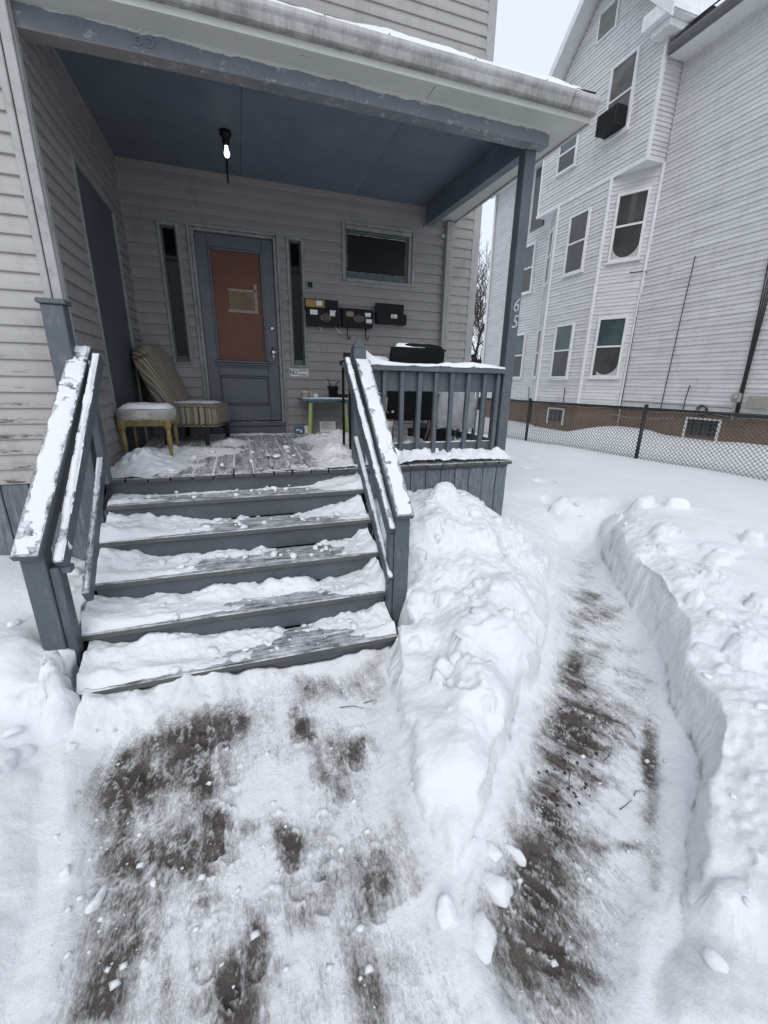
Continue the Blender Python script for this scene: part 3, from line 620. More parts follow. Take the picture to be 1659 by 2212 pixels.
# grit on the right bank
for px, py, rx, ry in [(1500, 1780, 60, 60), (1600, 1750, 50, 50), (1530, 2010, 50, 40)]:
    P = at(px, py, -1.0); dirt = np.maximum(dirt, 0.35*np.exp(-((X-P[0])**2+(Y-P[1])**2)/0.02)*(fbm(X, Y, 20, 3, 99) > .1))
h = np.where((dp >= 0) & (dp < 0.5), np.maximum(h, g+0.067+0.01*fbm(X, Y, 9, 3, 93)), h)
h = np.where(dS < 0, np.minimum(h, G(Y)-0.03), h)
under = (X > -1.46) & (X < 1.86) & (Y > -2.17) & (Y < 8)
h = np.where(under, -1.3, h); h = np.where((X > -6) & (X < 2.6) & (Y > 0.05) & (Y < 9), -1.3, h)
h = np.where((X < -1.5) & (X > -8) & (Y > -2.2) & (Y < 9), -1.3, h)
h = np.where((X > 9.1) & (X < 20) & (Y > -9) & (Y < 10), -1.3, h)
nx, ny = X.shape; idx = np.arange(nx*ny).reshape(nx, ny)
F = np.stack([idx[:-1, :-1], idx[1:, :-1], idx[1:, 1:], idx[:-1, 1:]], -1).reshape(-1, 4)
gx, gy = np.gradient(h, xs, axis=0), np.gradient(h, ys, axis=1); gm = np.hypot(gx, gy)+1e-6
push = sstep(0.8, 2.5, gm)*near*(0.045*fbm((X-Y)*1.0, h*1.8, 6, 5, 111, .65)+0.012*fbm((X-Y), h, 30, 3, 113))*(dp > 0.01)
Xd, Yd = X-push*gx/gm, Y-push*gy/gm
snow_o = array_mesh('snow_ground', np.stack([Xd, Yd, h], -1).reshape(-1, 3), F, 'snow_path', kind='structure', attrs={'bare': bare, 'dirt': dirt})
def snow_h(x, y):
    i = min(max(int(np.searchsorted(xs, x)), 1), nx-1); j = min(max(int(np.searchsorted(ys, y)), 1), ny-1); return float(h[i, j])
m = MB(); m.grid([[(x, y, -1.55) for y in (-300, 0, 600)] for x in (-300, 0, 300)])
put('ground', m.mesh('ground', 'soil'))['kind'] = 'structure'
# paving slabs under the snow
fp = bpy.data.objects.new('front_path', None); COL.objects.link(fp); ORG[fp.name] = np.zeros(3)
sp = bpy.data.objects.new('side_path', None); COL.objects.link(sp); ORG[sp.name] = np.zeros(3)
def slab(parent, c):
    j = [R2.uniform(-.004, .002) for _ in range(4)]
    tp = [(x, y, float(G(np.float64(y)))+j[i]) for i, (x, y) in enumerate(c)]
    m = MB(); m.hexa([(x, y, z-0.07) for x, y, z in tp]+tp); part('paving_slab', m, 'slab', parent)
cols = [-1.40, -0.78, -0.22, 0.36]; rows = [-3.42, -4.05, -4.69, -5.33, -5.97]
for a, b in zip(cols[:-1], cols[1:]):
    for q0, q1 in zip(rows[:-1], rows[1:]):
        s_ = 0.009
        sh = lambda y, x: x+(0.16*(-(y+3.42)/2.0) if x < -1 else (-0.20*(-(y+3.42)/1.3) if x > 0.3 else 0))
        slab(fp, [(sh(q1, a)+s_, q1+s_), (sh(q1, b)-s_, q1+s_), (sh(q0, b)-s_, q0-s_), (sh(q0, a)+s_, q0-s_)])
lr = g2([(1195, 1190), (1170, 1330), (1140, 1450), (1090, 1600), (1040, 1780), (960, 2000)]); rr = g2([(1285, 1190), (1365, 1330), (1395, 1450), (1405, 1600), (1413, 1780), (1413, 1965)])
for i in range(5):
    lo = np.array([lr[i+1], rr[i+1], rr[i], lr[i]]); c = lo.mean(0); slab(sp, [tuple(c+(p-c)*0.985) for p in lo])
for o in (fp, sp): o['kind'] = 'structure'

# loose pieces of broken snow
from mathutils import noise as mnoise
def chunk_mesh(seed, sx, sy, sz):
    r_ = random.Random(seed); import bmesh
    bm = bmesh.new(); bmesh.ops.create_icosphere(bm, subdivisions=3, radius=1.0)
    pl = []
    for _ in range(14):
        n = Vector((r_.gauss(0, 1), r_.gauss(0, 1), r_.gauss(0, 1))).normalized(); pl.append((n, r_.uniform(.42, .8)))
    for v in bm.verts:
        p = v.co.copy(); k = 1.0
        for n, dd in pl:
            t = p.dot(n)
            if t > dd: k = min(k, dd/t)
        p = p*k; p = p*(1+0.16*mnoise.fractal(p*1.6+Vector((seed, 0, 0)), 1.0, 2.0, 4)+0.05*mnoise.noise(p*9)); v.co = Vector((p.x*sx, p.y*sy, p.z*sz))
    me = bpy.data.meshes.new('snow_chunk'); bm.to_mesh(me); bm.free()
    me.polygons.foreach_set('use_smooth', [True]*len(me.polygons)); me.materials.append(MATS['snow']); return me
CH = [(1068, 1925, .062, .105, .05, .6, 'largest oblong snow chunk lying on the side path edge below the mound'),
      (1040, 2040, .075, .075, .05, .2, 'broad flat snow chunk at the near foot of the mound'),
      (1112, 1845, .032, .06, .035, .5, 'upright leaf-shaped snow chunk on the side path next to the mound'),
      (1065, 1860, .045, .06, .04, .1, 'snow chunk leaning on the mound beside the leaf-shaped one'),
      (960, 1985, .06, .055, .05, .9, 'snow chunk just right of the bare dark slab corner'),
      (895, 1716, .032, .024, .02, .1, 'small blocky snow chunk alone on the front path near the mound'),
      (210, 1955, .026, .06, .04, -.4, 'smooth oblong snow chunk on the dark left side of the front path'),
      (150, 1900, .026, .026, .022, .4, 'round snow chunk at the left edge of the front path'),
      (330, 1905, .016, .026, .014, .3, 'small snow chunk lying right of the dark slab patch'),
      (160, 1630, .036, .03, .02, .3, 'pale flat snow chunk left of the path below the steps'),
      (350, 1385, .05, .04, .05, .3, 'block of snow standing on the lowest step near its left end'),
      (300, 1410, .06, .035, .03, .7, 'flat block of snow lying on the lowest step left of the standing one')]
for i, (px, py, sx, sy, sz, a, lab) in enumerate(CH):
    step = 'lowest step' in lab
    P = at(px, py, -1.02) if step else gp(px, py, 0.02)
    zz = -1.0+sz*0.5 if step else max(snow_h(P[0], P[1]), float(G(P[1])))+sz*0.12
    o = put('snow_chunk', chunk_mesh(i+3, sx, sy, sz), None, (P[0], P[1], zz)); o.rotation_euler = (R2.uniform(-.2, .2), R2.uniform(-.2, .2), a)
    tag(o, lab, 'snow chunk', 'loose chunks of shovelled snow')
# crumbs too many to count
cv, cf = [], []
for k in range(230):
    if k < 140: px, py = R2.uniform(120, 900), R2.uniform(1500, 2180)
    else: px, py = R2.uniform(1000, 1440), R2.uniform(1200, 2150)
    P = gp(px, py); i, j = min(np.searchsorted(xs, P[0]), nx-1), min(np.searchsorted(ys, P[1]), ny-1)
    if dp[i, j] > 0.05: continue
    r_ = 0.003+0.013*R2.rand()**4; z = h[i, j]+r_*0.4
    base = len(cv); an = R2.rand()*6.3
    for (a, b, c) in [(1, 0, 0), (0, 1, 0), (-1, 0, 0), (0, -1, 0), (0, 0, .8), (0, 0, -.8), (.6, .6, .3), (-.6, .5, .3)][:6]:
        q = R2.uniform(.7, 1.3); x_, y_ = a*math.cos(an)-b*math.sin(an), a*math.sin(an)+b*math.cos(an)
        cv.append((P[0]+x_*r_*q*1.3, P[1]+y_*r_*q, z+c*r_*q))
    cf += [(base+a, base+b, base+4) for a, b in ((0, 1), (1, 2), (2, 3), (3, 0))]+[(base+b, base+a, base+5) for a, b in ((0, 1), (1, 2), (2, 3), (3, 0))]
array_mesh('snow_crumbs', np.array(cv), np.array(cf), 'snow', 'tiny snow crumbs scattered over both shovelled paths', 'snow')
# twigs and leaf bits frozen into the side path
m = MB()
for px, py, ln, a in [(1215, 1560, .10, .9), (1240, 1590, .14, 1.1), (1270, 1620, .12, -.6), (1310, 1640, .08, .4), (1350, 1745, .09, .2), (1365, 1590, .06, 1.2), (1180, 1700, .12, -.9), (1230, 1690, .13, .8), (1200, 1660, .1, 2.0), (1305, 1560, .05, .9), (760, 1535, .13, -.35), (800, 1520, .08, .1), (1260, 1480, .12, 1.0), (1330, 1455, .08, 1.1), (1250, 1440, .06, .7), (1375, 1720, .05, .2)]:
    P = gp(px, py); r_ = 0.0022; z = float(G(P[1]))+0.018; q = np.array([math.cos(a), math.sin(a), 0])*ln/2; mid = np.array([R2.uniform(-.01, .01), R2.uniform(-.01, .01), .008])
    m.tube([np.array([P[0], P[1], z])-q, np.array([P[0], P[1], z])+mid, np.array([P[0], P[1], z])+q], [r_, r_*.9, r_*.5], 5)
for k in range(60):
    P = gp(R2.uniform(1160, 1290), R2.uniform(1500, 1780)); z = float(G(P[1]))+R2.uniform(.012, .024); a = R2.rand()*6.3; s_ = R2.uniform(.006, .014)
    c, n_ = math.cos(a)*s_, math.sin(a)*s_
    m.add([(P[0]+c, P[1]+n_, z), (P[0]-n_*.6, P[1]+c*.6, z+.006), (P[0]-c, P[1]-n_, z+.002), (P[0]+n_*.6, P[1]-c*.6, z+.004)], [(0, 1, 2, 3)])
o = single('leaf_litter', m, 'leaf_litter', 'dead twigs and leaf bits frozen into the shovelled paths', 'twigs', kind='stuff')

def clod(seed):
    import bmesh
    r_ = random.Random(seed); bm = bmesh.new(); bmesh.ops.create_icosphere(bm, subdivisions=2, radius=1.0)
    pl = [(Vector((r_.gauss(0, 1), r_.gauss(0, 1), r_.gauss(0, 1))).normalized(), r_.uniform(.45, .85)) for _ in range(9)]
    for v in bm.verts:
        k = 1.0
        for n, dd in pl:
            t = v.co.dot(n)
            if t > dd: k = min(k, dd/t)
        v.co *= k
    V_ = np.array([v.co[:] for v in bm.verts]); F_ = np.array([[q.index for q in f.verts] for f in bm.faces]); bm.free(); return V_, F_
CL = [clod(200+k) for k in range(7)]; cv, cf, nb_ = [], [], 0
wgt = np.where((d > 0.10) & (disturbed > 0.2) & (X < 3.6) & ~under, disturbed*(0.3+np.exp(-np.maximum(d-0.05, 0)/0.25)), 0)
foot = np.where((dp < 0.0) & (dp > -0.12) & (X > -1.2) & (Y > -5.2), 0.35, 0.0)
prob = ((wgt+foot)*np.gradient(xs)[:, None]*np.gradient(ys)[None, :]).ravel(); prob /= prob.sum()
for q in R2.choice(prob.size, 1000, p=prob):
    i, j = divmod(int(q), ny); V_, F_ = CL[R2.randint(7)]; r_ = 0.006+0.042*R2.rand()**3.5
    if foot[i, j] > 0: r_ = 0.005+0.025*R2.rand()**3
    a, b = R2.rand()*6.28, R2.uniform(-.5, .5); ca, sa, cb, sb = math.cos(a), math.sin(a), math.cos(b), math.sin(b)
    A = np.array([[ca, -sa, 0], [sa, ca, 0], [0, 0, 1]])@np.array([[1, 0, 0], [0, cb, -sb], [0, sb, cb]])
    P_ = (V_*np.array([1.25, 1.0, .75])*r_)@A.T+np.array([xs[i], ys[j], h[i, j]+r_*0.22]); cv.append(P_); cf.append(F_+nb_); nb_ += len(V_)
array_mesh('broken_snow', np.concatenate(cv), np.concatenate(cf), 'snow', 'broken crumbs of thrown snow over the banks along both paths', 'snow')
# ------------------------------------------------------------------ the house the porch belongs to
house = thing('house', 'weathered taupe clapboard house behind the covered porch', 'house', (0, 0.5, -1.2))
ux, uy = np.array([1.0, 0, 0]), np.array([0, 1.0, 0])
DOORH = (-0.898, 0.070, -0.15, 2.098); SL1 = (-1.188, -0.974, 0.652, 2.083); SL2 = (0.149, 0.354, 0.652, 2.083); WIN = (0.815, 1.763, 1.678, 2.327)
m = MB(); m.box(-1.45, 2.60, 0.09, 7.5, -1.25, 8.0); bw = part('back_wall', m, 'backing', house)
clapboards(bw, (0, 0, 0), ux, -uy, -1.49, 2.165, -0.16, 2.70, 0.1122, 'siding_porch_shaded', [DOORH, SL1, SL2, WIN], jitter=0.0008)
clapboards(bw, (0, 0, 0), ux, -uy, 2.168, 2.575, -0.945, 2.70, 0.1122, 'siding_side', jitter=0.001)
clapboards(bw, (0, 0, 0), ux, -uy, -1.49, 2.575, 3.02, 7.6, 0.1122, 'siding_upper', jitter=0.001)
m = MB(); m.box(2.572, 2.680, -0.022, 0.0, -0.95, 8.0, .004); m.box(2.660, 2.682, 0.0, 0.08, -0.95, 8.0, .003); part('corner_board', m, 'trim_house', bw)
m = MB(); m.box(2.600, 2.645, 0.10, 7.5, -1.25, 8.0); part('gable_wall', m, 'siding_side', house)
# left wing
m = MB(); m.box(-7.0, -1.515, -2.235, 7.0, -1.25, 8.0); fw_ = part('front_wall', m, 'backing', house)
clapboards(fw_, (0, -2.25, 0), ux, -uy, -4.2, -1.572, -0.195, 3.6, 0.0985, 'siding_front', jitter=0.0012)
m = MB()
m.box(-1.578, -1.540, -2.278, -2.236, -0.20, 7.0, .004); m.box(-1.535, -1.484, -2.272, -2.236, -0.20, 7.0, .004); m.box(-1.503, -1.480, -2.236, -2.18, -0.20, 7.0, .004)
part('corner_board', m, 'trim_house', fw_)
m = MB(); m.box(-1.513, -1.503, -2.23, 0.05, -1.2, 2.9); sw_ = part('side_wall', m, 'backing', house)
SDOOR = (-1.545, -0.475, -0.2, 1.985)
clapboards(sw_, (-1.50, 0, 0), uy, ux, -2.18, -0.012, -0.195, 2.75, 0.0985, 'siding_porch_shaded', [SDOOR], jitter=0.0008)
m = MB(); m.box(-1.50, -1.475, -0.022, 0.0, -0.18, 2.6, .003); part('corner_bead', m, 'trim_porch', sw_)
m = MB(); m.box(-1.512, -1.492, -1.52, -0.50, -0.19, 1.965, .003); sd = part('side_door', m, 'slab_panel_paint', house)
m = MB()
m.box(-1.505, -1.474, -1.548, -1.522, -0.19, 1.99, .003); m.box(-1.505, -1.472, -0.498, -0.452, -0.19, 1.99, .004); m.box(-1.505, -1.473, -1.521, -0.499, 1.964, 1.992, .003)
part('door_trim', m, 'trim_porch', sd)
# skirt boards under the left wing
x = -4.2
while x < -1.62:
    w = 0.148; m = MB(); m.box(x, min(x+w, -1.58), -2.262, -2.238, -1.25, -0.20, .004); part('skirt_board', m, 'skirt_paint', fw_); x += w+0.006
# entry door
m = MB()
for a in ((-0.829, -0.708, 0.006, 2.03), (-0.128, 0.0, 0.006, 2.03), (-0.706, -0.130, 1.902, 2.03), (-0.706, -0.130, 0.545, 0.712), (-0.706, -0.130, 0.006, 0.190)):
    m.box(a[0], a[1], 0.020, 0.062, a[2], a[3], .003)
m.box(-0.69, -0.145, 0.034, 0.058, 0.215, 0.52, .012); m.box(-0.72, -0.11, 0.042, 0.060, 0.18, 0.56)
door = part('front_door', m, 'door_paint', house)
m = MB(); m.box(-0.70, -0.135, 0.036, 0.056, 0.705, 1.91); part('door_panel', m, 'brown_board', door)
m = MB()
for a in ((-0.712, -0.682, 0.722, 1.905), (-0.154, -0.124, 0.722, 1.905), (-0.681, -0.155, 1.874, 1.906)): m.box(a[0], a[1], 0.010, 0.034, a[2], a[3], .006)
part('panel_moulding', m, 'door_paint', door)
m = MB()
for a in ((-0.712, -0.690, 0.196, 0.54), (-0.146, -0.124, 0.196, 0.54), (-0.689, -0.147, 0.520, 0.541), (-0.689, -0.147, 0.196, 0.216)): m.box(a[0], a[1], 0.012, 0.040, a[2], a[3], .006)
part('panel_moulding', m, 'door_paint', door)
m = MB(); m.box(-0.738, -0.096, -0.030, 0.019, 0.690, 0.716, .006); m.box(-0.730, -0.104, -0.014, 0.019, 0.664, 0.688, .005)
for k in range(40): m.box(-0.724+k*0.0155, -0.7155+k*0.0155, -0.008, 0.019, 0.640, 0.662, 0)
part('door_ledge', m, 'door_paint', door)
m = MB(); m.lathe([(0.031, 0), (0.030, .012), (0.020, .018), (0.017, .020)], (-0.056, 0.02, 1.098), 20, (0, -1, 0)); part('deadbolt', m, 'silver', door, True)
m = MB(); m.lathe([(0.024, 0), (0.012, .01), (0.011, .03), (0.027, .04), (0.031, .055), (0.026, .068), (0.012, .072)], (-0.059, 0.02, 0.823), 20, (0, -1, 0))
m.prism([(-0.085, 0.019, 0.86), (-0.059, 0.019, 0.90), (-0.033, 0.019, 0.86), (-0.036, 0.019, 0.77), (-0.059, 0.019, 0.68), (-0.082, 0.019, 0.77)], (0, -0.004, 0)); part('door_knob', m, 'silver', door, True)
m = MB(); m.box(-0.870, 0.045, -0.06, 0.06, -0.055, -0.012, .005); m.box(-0.885, 0.06, -0.028, 0.06, -0.15, -0.057, .004); part('threshold', m, 'door_paint', door)
m = MB()
m.box(-0.901, -0.868, -0.034, 0.06, -0.15, 2.098, .004); m.box(-0.866, -0.831, -0.018, 0.06, -0.055, 2.064, .004)
m.box(0.040, 0.073, -0.034, 0.06, -0.15, 2.098, .004); m.box(0.003, 0.038, -0.018, 0.06, -0.055, 2.064, .004)
m.box(-0.867, 0.039, -0.034, 0.06, 2.068, 2.098, .004); m.box(-0.830, 0.002, -0.018, 0.06, 2.036, 2.066, .004)
part('door_frame', m, 'trim_porch', house)
def frame(m, x0, x1, z0, z1, w, y0, y1, b=.004, wb=None, wt=None):
    wb = wb or w; wt = wt or w
    m.box(x0, x0+w, y0, y1, z0, z1, b); m.box(x1-w, x1, y0, y1, z0, z1, b); m.box(x0+w+.0005, x1-w-.0005, y0, y1, z1-wt, z1, b); m.box(x0+w+.0005, x1-w-.0005, y0, y1, z0, z0+wb, b)
for S_ in (SL1, SL2):
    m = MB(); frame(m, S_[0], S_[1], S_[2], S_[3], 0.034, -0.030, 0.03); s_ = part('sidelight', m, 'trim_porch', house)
    m = MB(); frame(m, S_[0]+.035, S_[1]-.035, S_[2]+.035, S_[3]-.035, 0.016, 0.0, 0.05, .003, .06, .02); part('sash', m, 'window_green', s_)
    m = MB(); m.box(S_[0]+.05, S_[1]-.05, 0.030, 0.040, S_[2]+.05, S_[3]-.05); part('pane', m, 'glass_porch', s_)
    m = MB(); m.box(S_[0]+.052, S_[1]-.052, 0.022, 0.029, S_[3]-0.36, S_[3]-0.345); part('glazing_bar', m, 'black_metal', s_)
m = MB(); frame(m, *WIN, 0.040, -0.032, 0.03); wn = part('window', m, 'trim_porch', house)
m = MB(); m.box(WIN[0]+.041, WIN[1]-.041, -0.020, 0.03, WIN[3]-.085, WIN[3]-.042, .004); m.box(WIN[1]-.085, WIN[1]-.042, -0.015, 0.03, WIN[2]+.042, WIN[3]-.088, .004); part('stop', m, 'trim_porch', wn)
m = MB(); frame(m, WIN[0]+.042, WIN[1]-.087, WIN[2]+.042, WIN[3]-.088, 0.022, 0.0, 0.05, .004, .07, .03); part('sash', m, 'window_green', wn)
m = MB(); m.box(WIN[0]+.055, WIN[1]-.10, 0.022, 0.034, WIN[2]+.10, WIN[3]-.11); part('screen', m, 'glass_screen', wn)
# frayed pale edge of the window film
m = MB(); x0, x1, z0, z1 = WIN[0]+.068, WIN[1]-.115, WIN[2]+.118, WIN[3]-.125
for a, b in (((x0, z0), (x1, z0)), ((x1, z0), (x1, z1)), ((x1, z1), (x0, z1)), ((x0, z1), (x0, z0))):
    pts = [(a[0]+(b[0]-a[0])*k/24+rnd.uniform(-.003, .003), 0.0205, a[1]+(b[1]-a[1])*k/24+rnd.uniform(-.003, .003)) for k in range(25)]
    m.tube(pts, [rnd.uniform(.0008, .0032) for _ in pts], 4)
part('film_edge', m, 'paper', wn)
# downspout at the porch corner
ds = MB(); prof = [(2.172, -0.012), (2.172, -0.075), (2.186, -0.082), (2.194, -0.075), (2.206, -0.084), (2.216, -0.075), (2.228, -0.084), (2.238, -0.075), (2.252, -0.082), (2.262, -0.075), (2.262, -0.012)]
ds.prism([(a, b-.006, -0.85) for a, b in prof], (0, 0, 3.30)); dsp = part('downspout', ds, 'trim_house', house)
for z in (2.30, 0.2):
    m = MB(); m.box(2.120, 2.171, -0.045, -0.018, z-.02, z+.02, .008); m.box(2.263, 2.310, -0.045, -0.018, z-.02, z+.02, .008); m.lathe([(.018, 0), (.018, .012)], (2.128, -0.02, z), 10, (0, -1, 0)); part('bracket', m, 'trim_house', dsp)

# ------------------------------------------------------------------ porch: deck, roof, post and railing
porch = thing('porch', 'covered grey porch with blue ceiling, deck boards and white gutter', 'porch', (0.2, -1.2, -1.2))
dz = lambda y: -0.150+0.050*(y/2.25)      # the deck falls a little to the front
x = -1.470; k = 0; gaps = []
while x < 1.93:
    w = 0.140+rnd.uniform(-.003, .003); x1 = min(x+w, 1.955); ye = -2.25+rnd.uniform(-.008, .008)
    m = MB(); e = rnd.uniform(-.002, .002)
    c = np.array([(x+x1)/2, (ye-.01)/2, (dz(ye)+dz(0))/2-.016+e]); dv = np.array([0, (-.01-ye)/2, (dz(-.01)-dz(ye))/2])
    m.obox(c, np.array([(x1-x)/2, 0, 0]), dv, np.array([0, 0, .016]), .004)
    part('deck_board', m, 'deck_paint', porch); gaps.append((x1, x1+0.009)); x = x1+0.009
m = MB()
for a, b in gaps[:-1]:
    for k in range(9):
        ya, yb = -2.235+.247*k, -2.235+.247*(k+1)-.004*rnd.random()
        if rnd.random() < .14: continue
        e = rnd.uniform(-.002, .0025); m.hexa([(a-e, ya, dz(ya)-.012), (b+e, ya, dz(ya)-.012), (b+e, yb, dz(yb)-.012), (a-e, yb, dz(yb)-.012), (a-e, ya, dz(ya)+.001), (b+e, ya, dz(ya)+.001), (b+e, yb, dz(yb)+.001), (a-e, yb, dz(yb)+.001)])
single('gap_snow', m, 'snow', 'snow packed into the gaps between the deck boards', 'snow', kind='stuff')
m = MB(); m.box(-1.47, 0.44, -2.195, -2.160, -0.345, -0.236, .004); part('rim_board', m, 'step_paint', porch)
m = MB(); m.box(0.45, 1.93, -2.20, -2.165, -0.262, -0.236, .003); m.box(1.90, 1.935, -2.16, -0.02, -0.262, -0.20, .003); part('rim_board', m, 'step_paint', porch)
m = MB(); m.box(-1.46, 1.86, -2.10, -0.02, -0.30, -0.237); m.box(-1.46, 1.86, -2.10, -2.08, -1.24, -0.31); part('deck_frame', m, 'backing', porch)
x = 0.47
while x < 1.88:
    m = MB(); m.box(x, min(x+0.142, 1.925), -2.198+rnd.uniform(-.002, .002), -2.170, -1.24, -0.264, .004); part('skirt_board', m, 'skirt_paint', porch); x += 0.149
y = -2.165
while y < -0.1:
    m = MB(); m.box(1.895, 1.922, y, min(y+0.142, -0.02), -1.24, -0.264, .004); part('skirt_board', m, 'skirt_paint', porch); y += 0.149
# roof edge: profiles swept along x, following the sag fitted to image pixels
bend = lambda x: float(np.interp(x, [-1.7, -0.6, 0.0, 2.2], [-0.022, -0.004, 0.0, 0.008]))
def sweep(name, prof, x0, x1, mat, n=14, parent=None, follow=True, smooth=False):
    xs_ = np.linspace(x0, x1, n); m = MB(); k = len(prof); vs = []; fs = []
    for x in xs_:
        for (yy, zz) in prof: vs.append((x, yy, zz+(bend(x) if follow else 0)))
    for i in range(n-1):
        for j in range(k): fs.append((i*k+j, i*k+(j+1) % k, (i+1)*k+(j+1) % k, (i+1)*k+j))
    fs += [tuple(range(k))[::-1], tuple(range((n-1)*k, n*k))]; m.add(vs, fs)
    return part(name, m, mat, parent or porch, smooth)
beam = sweep('front_beam', [(-2.205, 2.300), (-2.10, 2.300), (-2.10, 2.59), (-2.205, 2.408)], -1.478, 1.985, 'beam_paint')
m = MB(); m.hexa([(1.885, -2.098, 2.325), (1.975, -2.098, 2.325), (1.975, -0.02, 2.385), (1.885, -0.02, 2.385), (1.885, -2.098, 2.62), (1.975, -2.098, 2.62), (1.975, -0.02, 2.62), (1.885, -0.02, 2.62)]); part('side_beam', m, 'ceiling_paint', porch)
m = MB(); m.box(1.866, 1.993, -0.030, -0.019, 2.365, 2.60, .002); part('beam_pocket_trim', m, 'trim_porch', porch)
for a, b in ((-1.498, -0.30), (-0.297, 0.985), (0.988, 1.884)):
    m = MB(); m.hexa([(a, -2.10, 2.585), (b, -2.10, 2.585), (b, -0.02, 2.592), (a, -0.02, 2.592), (a, -2.10, 2.60), (b, -2.10, 2.60), (b, -0.02, 2.607), (a, -0.02, 2.607)]); part('ceiling_panel', m, 'ceiling_paint', porch)
for a, b in ((-1.478, 0.918), (0.924, 2.16)):
    sweep('soffit_board', [(-2.365, 2.405), (-2.203, 2.409), (-2.203, 2.425), (-2.365, 2.421)], a, b, 'soffit_paint', 8)
sweep('fascia', [(-2.392, 2.398), (-2.366, 2.398), (-2.366, 2.49), (-2.392, 2.49)], -1.478, 2.185, 'soffit_paint')
gp_ = [(-2.393, 2.436), (-2.425, 2.436), (-2.437, 2.443), (-2.441, 2.462), (-2.447, 2.482), (-2.462, 2.494), (-2.468, 2.504), (-2.468, 2.527), (-2.461, 2.527), (-2.461, 2.508), (-2.440, 2.490), (-2.432, 2.452), (-2.393, 2.448)]
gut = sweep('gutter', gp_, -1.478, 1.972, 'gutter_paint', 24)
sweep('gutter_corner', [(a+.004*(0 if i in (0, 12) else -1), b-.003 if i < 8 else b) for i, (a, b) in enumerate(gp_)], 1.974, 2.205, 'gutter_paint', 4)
for hx in (-0.6, 0.15, 0.55, 1.15, 1.72):
    m = MB(); m.tube([(hx, -2.470, 2.531+bend(hx)), (hx, -2.43, 2.535+bend(hx)), (hx, -2.395, 2.52+bend(hx))], .004, 6); part('gutter_hanger', m, 'trim_porch', gut)
# right-hand eave running back to the house
m = MB(); m.hexa([(1.976, -2.36, 2.414), (2.19, -2.36, 2.414), (2.29, -0.02, 2.47), (1.976, -0.02, 2.47), (1.976, -2.36, 2.43), (2.19, -2.36, 2.43), (2.29, -0.02, 2.486), (1.976, -0.02, 2.486)]); part('soffit_board', m, 'soffit_paint', porch)
m = MB(); m.hexa([(2.19, -2.39, 2.40), (2.212, -2.39, 2.40), (2.312, -0.02, 2.455), (2.29, -0.02, 2.455), (2.19, -2.39, 2.52), (2.212, -2.39, 2.52), (2.312, -0.02, 2.575), (2.29, -0.02, 2.575)]); part('rake_board', m, 'soffit_paint', porch)
m = MB(); m.hexa([(-1.478, -2.41, 2.47), (2.235, -2.41, 2.50), (2.33, 0.0, 3.0), (-1.478, 0.0, 3.0), (-1.478, -2.41, 2.495), (2.235, -2.41, 2.525), (2.33, 0.0, 3.03), (-1.478, 0.0, 3.03)]); part('porch_roof', m, 'roof_shingle', porch)
m = MB(); m.hexa([(2.0, -2.44, 2.552), (2.17, -2.45, 2.552), (2.17, -2.3, 2.60), (2.0, -2.3, 2.60), (2.0, -2.44, 2.56), (2.17, -2.45, 2.56), (2.17, -2.3, 2.608), (2.0, -2.3, 2.608)]); part('roof_flashing', m, 'black_metal', porch)
# corner post
m = MB(); m.box(1.842, 1.940, -2.120, -2.022, dz(-2.07)-.002, 2.305, .005); post = part('porch_post', m, 'rail_paint', porch)
put_text('house_number', '6', 0.155, 'silver', post, (1.888, -2.1235, 1.165), sx=.8, shear=0.25, depth=0.004)
put_text('house_number', '5', 0.155, 'silver', post, (1.889, -2.1235, 1.030), sx=.8, shear=0.25, depth=0.004)
P6 = CP+(_fw+_r*(308-PW/2)/FPX+_u*(PH/2-84)/FPX); dd = P6-CP; P6 = CP+dd*((-2.205-CP[1])/dd[1])
put_text('house_number', '65', 0.125, 'beam_paint', beam, (P6[0], -2.2065, P6[2]), shear=0.3, depth=0.006)
m = MB(); m.box(0.40, 0.455, -2.2105, -2.206, 2.30, 2.41, .002); m.lathe([(.012, 0), (.008, .012)], (0.43, -2.206, 2.405), 8, (0, -1, 0)); part('patch_strip', m, 'beam_paint', beam)
# railing along the front of the deck
m = MB(); m.box(0.490, 1.838, -2.150, -2.045, 0.590, 0.632, .005); part('cap_rail', m, 'rail_paint', porch)
m = MB(); m.box(0.490, 1.838, -2.078, -2.046, 0.425, 0.588, .004); part('upper_rail', m, 'rail_paint', porch)
m = MB(); m.box(0.490, 1.838, -2.078, -2.046, -0.115, -0.03, .004); part('lower_rail', m, 'rail_paint', porch)
for bx in (0.672, 0.836, 0.998, 1.158, 1.320, 1.484, 1.646, 1.790):
    m = MB(); e = rnd.uniform(-.004, .004); t_ = rnd.uniform(-.004, .004)
    m.obox(((bx+e), -2.100, 0.222), (.019, 0, 0), (0, .019, 0), (t_, 0, .366), .004); part('baluster', m, 'rail_paint', porch)
m = MB(); m.box(0.385, 0.487, -2.205, -2.105, -0.24, 0.755, .004)
m.add([(0.385, -2.205, 0.756), (0.487, -2.205, 0.756), (0.487, -2.105, 0.756), (0.385, -2.105, 0.756), (0.436, -2.155, 0.828)], [(0, 1, 4), (1, 2, 4), (2, 3, 4), (3, 0, 4), (0, 3, 2, 1)]); part('newel_post', m, 'rail_paint', porch)

